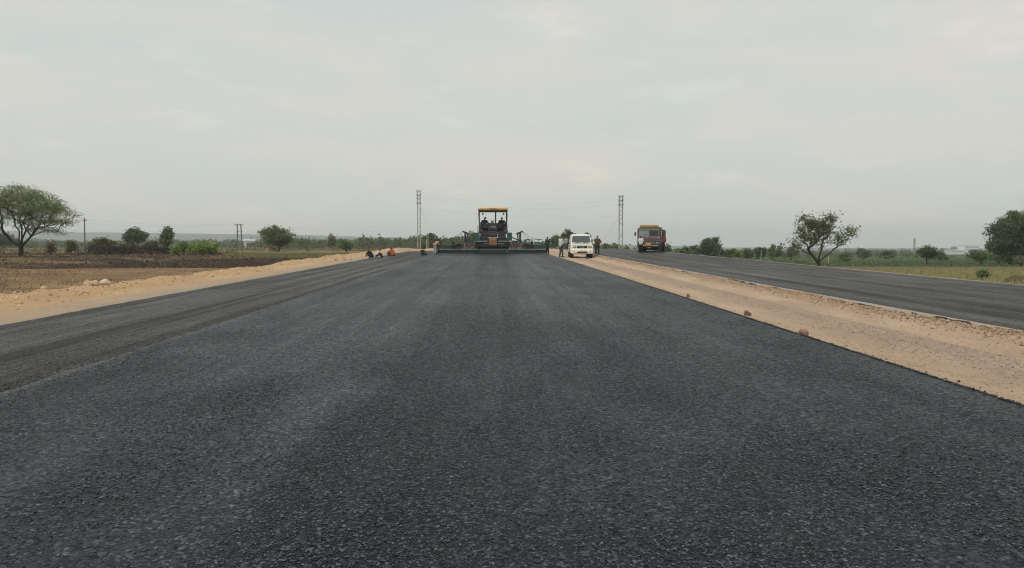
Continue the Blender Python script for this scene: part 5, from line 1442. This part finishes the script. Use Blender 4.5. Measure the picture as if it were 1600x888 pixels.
def white_car():
    x, y = at(909.5, 57.5); z = float(median_h(np.array([x]), np.array([y + 1]))[0]) + 0.0
    R_ = thing('parked_car', 'white boxy utility car parked on the dirt strip facing the camera', 'car', (x, y, z), math.radians(-3.0))
    R_.rotation_euler = (math.atan(GRADE), 0, math.radians(-3.0))
    wh = mat('car white', (0.76, 0.745, 0.67), 0.35, 0, 0.05, 3, 0, 0.5, 0.4); blk = mat('car black', (0.015, 0.015, 0.016), 0.5); gl = mat('car glass', (0.05, 0.075, 0.085), 0.06, 0, 0.1, 2, 0, 0.8)
    chm = mat('chrome', (0.6, 0.6, 0.58), 0.2, 1.0, 0.05); lamp = mat('car head lamp', (0.26, 0.27, 0.26), 0.1, 0.3, 0.2, 30)
    grey = mat('car grey plastic', (0.09, 0.09, 0.09), 0.6)
    b = MB(); b.loft([rrect(.76, .52, .86, .02, .10), rrect(.84, .44, .96, .10, .10), rrect(.862, .42, 1.02, .40, .10), rrect(.868, .42, 1.12, 1.15, .09), rrect(.872, .42, 1.14, 1.5, .07), rrect(.872, .46, 1.12, 3.7, .07), rrect(.86, .48, 1.11, 3.92, .08), rrect(.80, .55, 1.05, 4.0, .08)])
    body = b.build('body', wh, R_, True)
    MB().box((0, .66, 1.055), (1.15, 1.0, .045), Matrix.Rotation(.12, 3, 'X'), .93).build('bonnet_bulge', wh, R_, False, .012)
    MB().box((0, .085, .962), (1.5, .02, .014)).build('bonnet_gap', blk, R_)
    for q in (-.36, .36): MB().box((q, .66, 1.085), (.02, .9, .012), Matrix.Rotation(.12, 3, 'X')).build('bonnet_crease', wh, R_)
    # cabin
    def ring(zz, y0, y1, hw, r=.07):
        pts = []
        for cx, cy, a0 in ((hw - r, y1 - r, 0), (-hw + r, y1 - r, 90), (-hw + r, y0 + r, 180), (hw - r, y0 + r, 270)):
            for i in range(4):
                t = math.radians(a0 + 30 * i); pts.append((cx + r * math.cos(t), cy + r * math.sin(t), zz))
        return pts
    MB().loft([ring(1.08, 1.12, 3.96, .835), ring(1.40, 1.32, 3.93, .79), ring(1.74, 1.53, 3.88, .725), ring(1.82, 1.64, 3.80, .67, .09), ring(1.85, 1.85, 3.6, .55, .1)]).build('cabin', wh, R_, True)
    # glass, a little proud of the cabin
    fy = lambda zz: 1.12 + (zz - 1.08) * (.41 / .66) - .012
    hw = lambda zz: .835 - (zz - 1.08) * (.11 / .66)
    z0, z1 = 1.21, 1.72
    slab('windscreen', [(-hw(z0) + .06, fy(z0), z0), (hw(z0) - .06, fy(z0), z0), (hw(z1) - .06, fy(z1), z1), (-hw(z1) + .06, fy(z1), z1)], -.012, gl, R_)
    MB().box((0, fy(z0) - .012, 1.14), (1.5, .05, .05)).build('cowl', blk, R_)
    for q, e in ((-.5, .05), (.12, .62)): MB().bar((q, fy(1.17) - .02, 1.17), (e, fy(1.24) - .02, 1.24), .018).build('wiper', blk, R_)
    MB().box((0, fy(1.62) + .10, 1.62), (.2, .04, .06)).build('mirror_inside', blk, R_)
    for s in (-1, 1):
        for ya, yb, cut in ((1.52, 2.22, .30), (2.30, 2.98, 0), (3.06, 3.78, 0)):
            X0, X1 = s * (hw(1.18) + .004), s * (hw(1.66) + .004)
            slab('side_window', [(X0, ya, 1.18), (X0, yb, 1.18), (X1, yb, 1.66), (X1, ya + cut, 1.66)], .012 * s, gl, R_)
        for yy in (1.46, 2.26, 3.02):
            MB().box((s * .874, yy, .82), (.008, .012, .56)).build('door_seam', blk, R_)
        for yy in (2.12, 2.88): MB().box((s * .885, yy, .98), (.03, .16, .03)).build('door_handle', blk, R_)
        MB().box((s * .878, 2.2, .68), (.016, 2.2, .10)).build('side_moulding', grey, R_)
        MB().box((s * .84, 2.2, .43), (.14, 1.9, .05)).build('running_board', grey, R_)
        mm = MB().box((s * 1.0, 1.42, 1.18), (.17, .10, .20), None, 1.0, .03).build('door_mirror', wh if s > 0 else blk, R_); MB().box((s * .9, 1.45, 1.13), (.14, .05, .05)).build('mirror_arm', blk, mm)
        # arches and wheels
        for yy in (.80, 3.42):
            pts = [(s * .86, yy + .46 * math.cos(t), .36 + .46 * math.sin(t)) for t in np.linspace(math.radians(8), math.radians(172), 12)]
            MB().tube(pts, .045, 6).build('wheel_arch', wh, R_, True); MB().lathe([(.43, -.16), (.43, .10)], (s * .74, yy, .42), 'X', 16).build('arch_liner', blk, R_)
            wheel(R_, s * .745, yy, .355, .225, s, mat('wheel steel', (0.32, 0.32, 0.31), 0.45, 0.6, 0.15))
        hl = MB().box((s * .60, .040, .845), (.30, .10, .165), None, 1.0, .03).build('headlight', lamp, R_); MB().lathe([(.06, 0), (.045, -.02)], (s * .62, -.013, .85), 'Y', 12).build('lens', chm, hl); MB().box((s * .48, -.017, .84), (.03, .012, .12)).build('indicator', mat('amber lens', (0.5, 0.2, 0.03), 0.3), hl)
        fg = MB().add([(s * .40, -.125, .60), (s * .72, -.10, .64), (s * .72, -.10, .48), (s * .58, -.12, .46), (s * .40, -.06, .60), (s * .72, -.04, .64), (s * .72, -.04, .48), (s * .58, -.06, .46)], [(0, 1, 2, 3), (7, 6, 5, 4), (0, 4, 5, 1), (1, 5, 6, 2), (2, 6, 7, 3), (3, 7, 4, 0)]).build('fog_lamp_bezel', blk, R_)
        MB().lathe([(.05, 0), (.04, -.02)], (s * .62, -.122, .555), 'Y', 12).build('fog_lamp', lamp, fg)
        MB().box((s * .55, 2.7, 1.86), (.03, 1.9, .03)).build('roof_rail', grey, R_)
    MB().loft([rrect(.74, .37, .66, -.13, .08), rrect(.85, .33, .72, -.06, .09), rrect(.878, .33, .73, .25, .08)]).build('front_bumper', wh, R_, True)
    MB().loft([rrect(.80, .44, .66, 4.12, .07), rrect(.86, .44, .68, 3.9, .07)]).build('rear_bumper', grey, R_, True)
    gr = MB().box((0, .030, .845), (.80, .07, .165), None, 1.0, .02).build('grille', blk, R_)
    for k in range(7): MB().box((-.33 + .11 * k, -.010, .845), (.035, .02, .14)).build('grille_bar', chm if k in (2, 3, 4) else blk, gr)
    MB().box((0, -.006, .935), (.84, .03, .02)).build('chrome_strip', chm, R_)
    MB().box((0, -.14, .45), (.80, .03, .11), None, 1.0, .01).build('air_intake', blk, R_); MB().box((0, -.137, .60), (.52, .02, .10)).build('number_plate', mat('plate white', (0.62, 0.61, 0.56), 0.5), R_)
    MB().box((0, .35, .34), (1.3, .6, .08)).build('skid_plate', blk, R_)
    for q in (-.52, -.40): MB().lathe([(.035, 0), (.05, .04), (.03, .09)], (q, 1.9, 1.84), 'Z', 8).build('roof_lamp', blk, R_)
    MB().box((0, 2.2, .42), (1.3, 3.2, .12)).build('underbody', blk, R_)
    MB().box((0.0, 4.02, .85), (1.3, .03, .4)).build('tailgate', wh, R_)
    for s in (-1, 1): MB().box((s * .45, 2.0, 1.22), (.42, .14, .5), None, 1.0, .05).build('seat', grey, R_)
    return x, y
CX, CY = white_car()

# ------------------------------------------------------------------ the truck
def truck():
    x, y = at(1013.5, 75.0)
    R_ = thing('tipper_truck', 'red-fronted tipper truck with yellow cab crown on the far carriageway', 'truck', (x, y, float(prof(y))), math.radians(-17))
    red = mat('truck red', (0.105, 0.038, 0.040), 0.5, 0, 0.3, 6); pink = mat('truck faded red', (0.20, 0.10, 0.098), 0.6, 0, 0.25, 5); blk = mat('truck black', (0.02, 0.02, 0.02), 0.6)
    teal = mat('truck header', (0.12, 0.17, 0.145), 0.6, 0, 0.3, 5); yel = mat('truck yellow', (0.30, 0.175, 0.06), 0.6, 0, 0.2, 5); gl = mat('truck glass', (0.025, 0.035, 0.045), 0.12, 0, 0.1, 2)
    pale = mat('truck pale trim', (0.42, 0.40, 0.37), 0.6, 0, 0.2, 6); tip = mat('tipper body', (0.16, 0.10, 0.06), 0.7, 0.1, 0.35, 3); cur = mat('pale curtain', (0.24, 0.27, 0.30), 0.8, 0, 0.2, 12)
    def B(name, c, size, m, parent=R_, ch=0.02): return MB().box(c, size, None, 1.0, ch).build(name, m, parent)
    cab = MB(); cab.loft([rrect(1.10, .75, 2.36, 0.0, .14), rrect(1.17, .72, 2.42, .10, .14), rrect(1.18, .72, 2.46, .5, .12), rrect(1.18, .72, 2.46, 1.75, .10), rrect(1.15, .75, 2.42, 1.85, .10)])
    cb = cab.build('cab', red, R_, True)
    B('header', (0, -.01, 2.29), (2.04, .06, .20), teal); B('header_trim', (0, -.03, 2.185), (2.06, .04, .025), pale)
    B('belt_panel', (0, -.01, 1.40), (2.10, .07, .16), pink); B('belt_trim', (0, -.035, 1.49), (2.10, .03, .02), pale)
    for s in (-1, 1):
        w = B('windscreen', (s * .51, -.012, 1.86), (.92, .04, .58), gl if s > 0 else cur, R_, .03)
        for q in (-1, 1): B('window_frame', (s * .51 + q * .475, -.02, 1.86), (.03, .05, .62), pale, w, .005)
        B('window_frame', (s * .51, -.02, 1.56), (.95, .05, .03), pale, w, .005)
        MB().bar((s * .5, -.05, 1.60), (s * .2, -.05, 1.85), .02).build('wiper', blk, w)
        hl = MB().lathe([(.10, 0), (.10, -.05), (.085, -.06)], (s * .86, -.01, .92), 'Y', 14).build('headlight', pale, R_, True); MB().lathe([(.075, -.06), (.04, -.075)], (s * .86, -.01, .92), 'Y', 12).build('lens', mat('head lamp', (0.42, 0.43, 0.40), 0.1), hl)
        sw = B('side_window', (s * 1.175, .85, 1.85), (.03, .9, .55), gl, R_, .01); B('window_frame', (s * 1.18, .85, 1.56), (.04, .95, .03), pale, sw, .005)
        MB().box((s * 1.19, 1.05, 1.3), (.012, .02, 1.1)).build('door_seam', blk, R_)
        B('step', (s * 1.08, .45, .50), (.25, .45, .05), blk)
        ml_ = B('mirror', (s * 1.38, .02, 1.82), (.16, .08, .36), blk); MB().bar((s * 1.15, .1, 2.0), (s * 1.38, .05, 1.95), .025).build('mirror_arm', blk, ml_)
        for yy in (1.25, 4.3, 5.55): wheel(R_, s * 1.0, yy, .50, .29 if yy < 2 else .5, s, mat('truck rim', (0.25, 0.07, 0.06), 0.6))
        B('mudguard', (s * 1.02, 1.25, 1.05), (.34, 1.15, .06), blk)
    B('window_pillar', (0, -.03, 1.86), (.08, .06, .62), pink); B('inside_curtain', (-.08, .02, 1.9), (.10, .05, .5), mat('dark curtain', (0.16, 0.08, 0.08), 0.9), R_)
    g = B('grille', (.15, -.02, 1.16), (1.55, .06, .30), blk)
    for k in range(4): B('grille_slat', (.15, -.06, 1.05 + .075 * k), (1.5, .03, .028), mat('slat grey', (0.20, 0.20, 0.21), 0.5), g, .004)
    B('apron', (.1, -.01, .90), (1.2, .06, .18), pink)
    bp = B('bumper', (0, -.12, .60), (2.34, .22, .30), blk); B('bumper_stripe', (0, -.235, .66), (2.2, .02, .06), pale, bp, .004)
    B('number_plate', (-.05, -.25, .78), (.50, .02, .28), mat('plate yellow', (0.48, 0.36, 0.09), 0.6)); B('tow_hook', (0.05, -.26, .42), (.3, .1, .12), mat('dusty hook', (0.22, 0.17, 0.17), 0.8))
    MB().loft([rrect(.88, 2.44, 2.60, -.02, .06, 3, -.02), rrect(.92, 2.44, 2.74, .12, .10, 3, -.02), rrect(.92, 2.44, 2.72, 1.1, .10, 3, -.02), rrect(.9, 2.44, 2.6, 1.25, .06, 3, -.02)]).build('cab_crown', yel, R_, True)
    B('crown_stripe', (-.02, -.01, 2.50), (1.72, .05, .09), pink)
    # flap folded open on the driver's flank
    fl = B('open_flap', (1.46, .12, 1.20), (.52, .04, .46), mat('flap red', (0.20, 0.028, 0.026), 0.5, 0, 0.2)); B('flap_hinge', (1.2, .12, 1.20), (.05, .06, .4), blk, fl)
    B('front_axle', (0, 1.1, .52), (1.8, .5, .34), blk); B('radiator', (0, .5, .75), (1.4, .5, .5), blk); B('rear_axle', (0, 4.9, .55), (1.6, 1.6, .4), blk)
    B('under_shade_sheet', (0, 2.0, .50), (2.2, .05, .62), blk)  # added dark sheet across the truck, stands in for the shade beneath it
    # chassis and tipper
    for s in (-1, 1): B('chassis_rail', (s * .42, 3.6, .78), (.12, 6.2, .22), blk)
    tb = MB(); tb.add([(-1.12, 2.1, 1.05), (1.12, 2.1, 1.05), (1.12, 6.6, 1.05), (-1.12, 6.6, 1.05), (-1.22, 2.05, 2.32), (1.22, 2.05, 2.32), (1.22, 6.75, 2.32), (-1.22, 6.75, 2.32), (-1.15, 2.12, 2.32), (1.15, 2.12, 2.32), (1.15, 6.68, 2.32), (-1.15, 6.68, 2.32), (-1.05, 2.2, 1.3), (1.05, 2.2, 1.3), (1.05, 6.5, 1.3), (-1.05, 6.5, 1.3)],
                      [(3, 2, 1, 0), (0, 1, 5, 4), (1, 2, 6, 5), (2, 3, 7, 6), (3, 0, 4, 7), (4, 5, 9, 8), (5, 6, 10, 9), (6, 7, 11, 10), (7, 4, 8, 11), (8, 9, 13, 12), (9, 10, 14, 13), (10, 11, 15, 14), (11, 8, 12, 15), (12, 13, 14, 15)])
    t = tb.build('tipper_body', tip, R_)
    for s in (-1, 1):
        for k in range(6): B('rib', (s * 1.21, 2.4 + .8 * k, 1.68), (.08, .10, 1.2), tip, t)
    MB().box((0, 2.0, 2.5), (2.3, .5, .06)).build('cab_guard', tip, t)
    return R_
truck()

# ------------------------------------------------------------------ people by the car, the truck and the shoulder
def at_road(u, d, dz=0.0):
    x, y = at(u, d); return x, y, float(prof(y)) + dz
def on_median(u, d):
    x, y = at(u, d); return x, y, float(median_h(np.array([x]), np.array([y]))[0])
J = stand_pose(); J['wrl'] = (-.02, .30, 1.18); J['wrr'] = (.12, .32, 1.16); J['ell'] = (-.25, .06, 1.12); J['elr'] = (.25, .08, 1.12); J['head'] = (0, .08, 1.57); J['knl'] = (-.10, .06, .49); J['anr'] = (.11, .10, .09); J['knr'] = (.10, .10, .5)
person('man in white shirt and grey jeans looking down beside the fresh edge', *on_median(876, 60.5), -1.0, J, (0.52, 0.53, 0.55), (0.085, 0.09, 0.10), height=1.72, sleeve=1.2)
J = stand_pose(); J['elr'] = (.36, -.06, 1.16); J['wrr'] = (.18, .02, .98); J['wrl'] = (-.05, .22, 1.22); J['ell'] = (-.27, .04, 1.14)
J2 = {k: (-v[0], v[1], v[2]) for k, v in J.items()}
sw = {}
for k, v in J2.items(): sw[k[:-1] + ('r' if k[-1] == 'l' else 'l') if k[:2] in ('sh', 'el', 'wr', 'hi', 'kn', 'an') else k] = v
x, y = at(934, 64.5)
person('man in maroon shirt and dark jeans with elbow out beside the white car', *on_median(933, 64.5), math.pi, sw, (0.11, 0.045, 0.05), (0.025, 0.033, 0.05), height=1.72, sleeve=.85)
J = stand_pose(); J['wrr'] = (.20, .28, 1.15); J['elr'] = (.26, .05, 1.13)
person('man in pale shirt far off between the white-shirted man and the car', *on_median(884.5, 94), 2.8, J, (0.30, 0.31, 0.32), (0.10, 0.10, 0.11), height=1.66)
J = stand_pose(); J['wrr'] = (.22, .24, 1.12); J['elr'] = (.29, .02, 1.14)
person('man in white shirt and black trousers standing before the truck front', *at_road(1001, 71.5, -.01), -.2, J, (0.62, 0.63, 0.62), (0.02, 0.02, 0.022), height=1.62, sleeve=.8)
J = stand_pose(); J['wrr'] = (.1, .40, 1.3); J['wrl'] = (-.14, .38, 1.2); J['elr'] = (.26, .15, 1.2); J['ell'] = (-.26, .12, 1.15); J['head'] = (-.02, .06, 1.57)
person('man in blue with white headwear standing under the open truck flap', *at_road(1030.5, 73.3, -.01), .9, J, (0.10, 0.13, 0.18), (0.035, 0.04, 0.055), height=1.50, hat=(0.55, 0.55, 0.55), sleeve=1.2)

def on_shoulder(u, d):
    x, y = at(u, d); return x, y, float(shoulder_h(np.array([x]), np.array([y]))[0])
J = squat_pose(); J['head'] = (0, .30, .74)
person('woman in black sitting hunched on the shoulder, back to the road', *on_shoulder(580.5, 57.0), 1.2, J, (0.022, 0.020, 0.022), (0.035, 0.022, 0.024), height=1.42, skirt=True, sleeve=1.2)
J = squat_pose()
J.update(anl=(-.12, .62, .09), knl=(-.14, .36, .34), anr=(.12, .46, .09), knr=(.16, .30, .42), wrl=(-.08, .5, .2))
person('worker in white shirt sitting beside the woman in black', *on_shoulder(588.5, 57.2), -1.1, J, (0.50, 0.50, 0.47), (0.045, 0.025, 0.025), height=1.45, sleeve=.8)
J = squat_pose()
person('person in orange clothes squatting alone on the shoulder', *on_shoulder(615, 62), 1.0, J, (0.34, 0.085, 0.035), (0.30, 0.10, 0.05), height=1.42, skirt=True, sleeve=1.2)

def pan():
    x, y, z = on_shoulder(609.5, 62)
    r = thing('iron_pan', 'dark iron carrying pan standing on edge beside the person in orange', 'pan', (x, y, z))
    MB().lathe([(.02, -.02), (.20, -.02), (.24, .06), (.25, .06), (.21, -.035), (.02, -.035)], (0, 0, .25), 'Y', 20).build('dish', mat('iron pan', (0.06, 0.045, 0.04), 0.7, 0.3, 0.3), r, True)
    for s in (-1, 1): MB().tube([(s * .24, .05, .20), (s * .30, .06, .25), (s * .24, .05, .30)], .012, 5).build('handle', STEEL_D, r)
pan()
def black_bin():
    x, y, z = at_road(660.5, 64.0, -.065)
    r = thing('black_container', 'black open container with a tipped lid on the older lane', 'container', (x, y, z), .2)
    m = mat('black plastic', (0.014, 0.015, 0.016), 0.5)
    b = MB(); w0, w1, h = .15, .17, .44
    for s in (-1, 1):
        b.box((s * .155, 0, h / 2), (.02, .30, h)); b.box((0, s * .155, h / 2), (.33, .02, h))
    b.box((0, 0, .012), (.30, .30, .02)); b.build('tub', m, r)
    MB().box((0, 0, h + .012), (.37, .37, .03)).build('rim', m, r)
    MB().box((.27, -.03, .10), (.22, .26, .16), Matrix.Rotation(.5, 3, 'Y'), 1.0, .02).build('lid', m, r)
black_bin()

# ------------------------------------------------------------------ air
def haze():
    b = MB().box((0, 1900, 33.0), (8600, 4800, 90.0))
    o = b.build('haze', None)
    m = bpy.data.materials.new('hazy air'); m.use_nodes = True
    n, l = nodes_of(m); n.remove(n['Principled BSDF'])
    v = n.new('ShaderNodeVolumePrincipled')
    v.inputs['Color'].default_value = (0.90, 0.95, 1.0, 1); v.inputs['Density'].default_value = 0.00032; v.inputs['Anisotropy'].default_value = 0.2
    l.new(v.outputs['Volume'], n['Material Output'].inputs['Volume'])
    o.data.materials.append(m)
    tag(o, 'pale dusty haze filling the air over the plain', 'haze', kind='stuff')
haze()
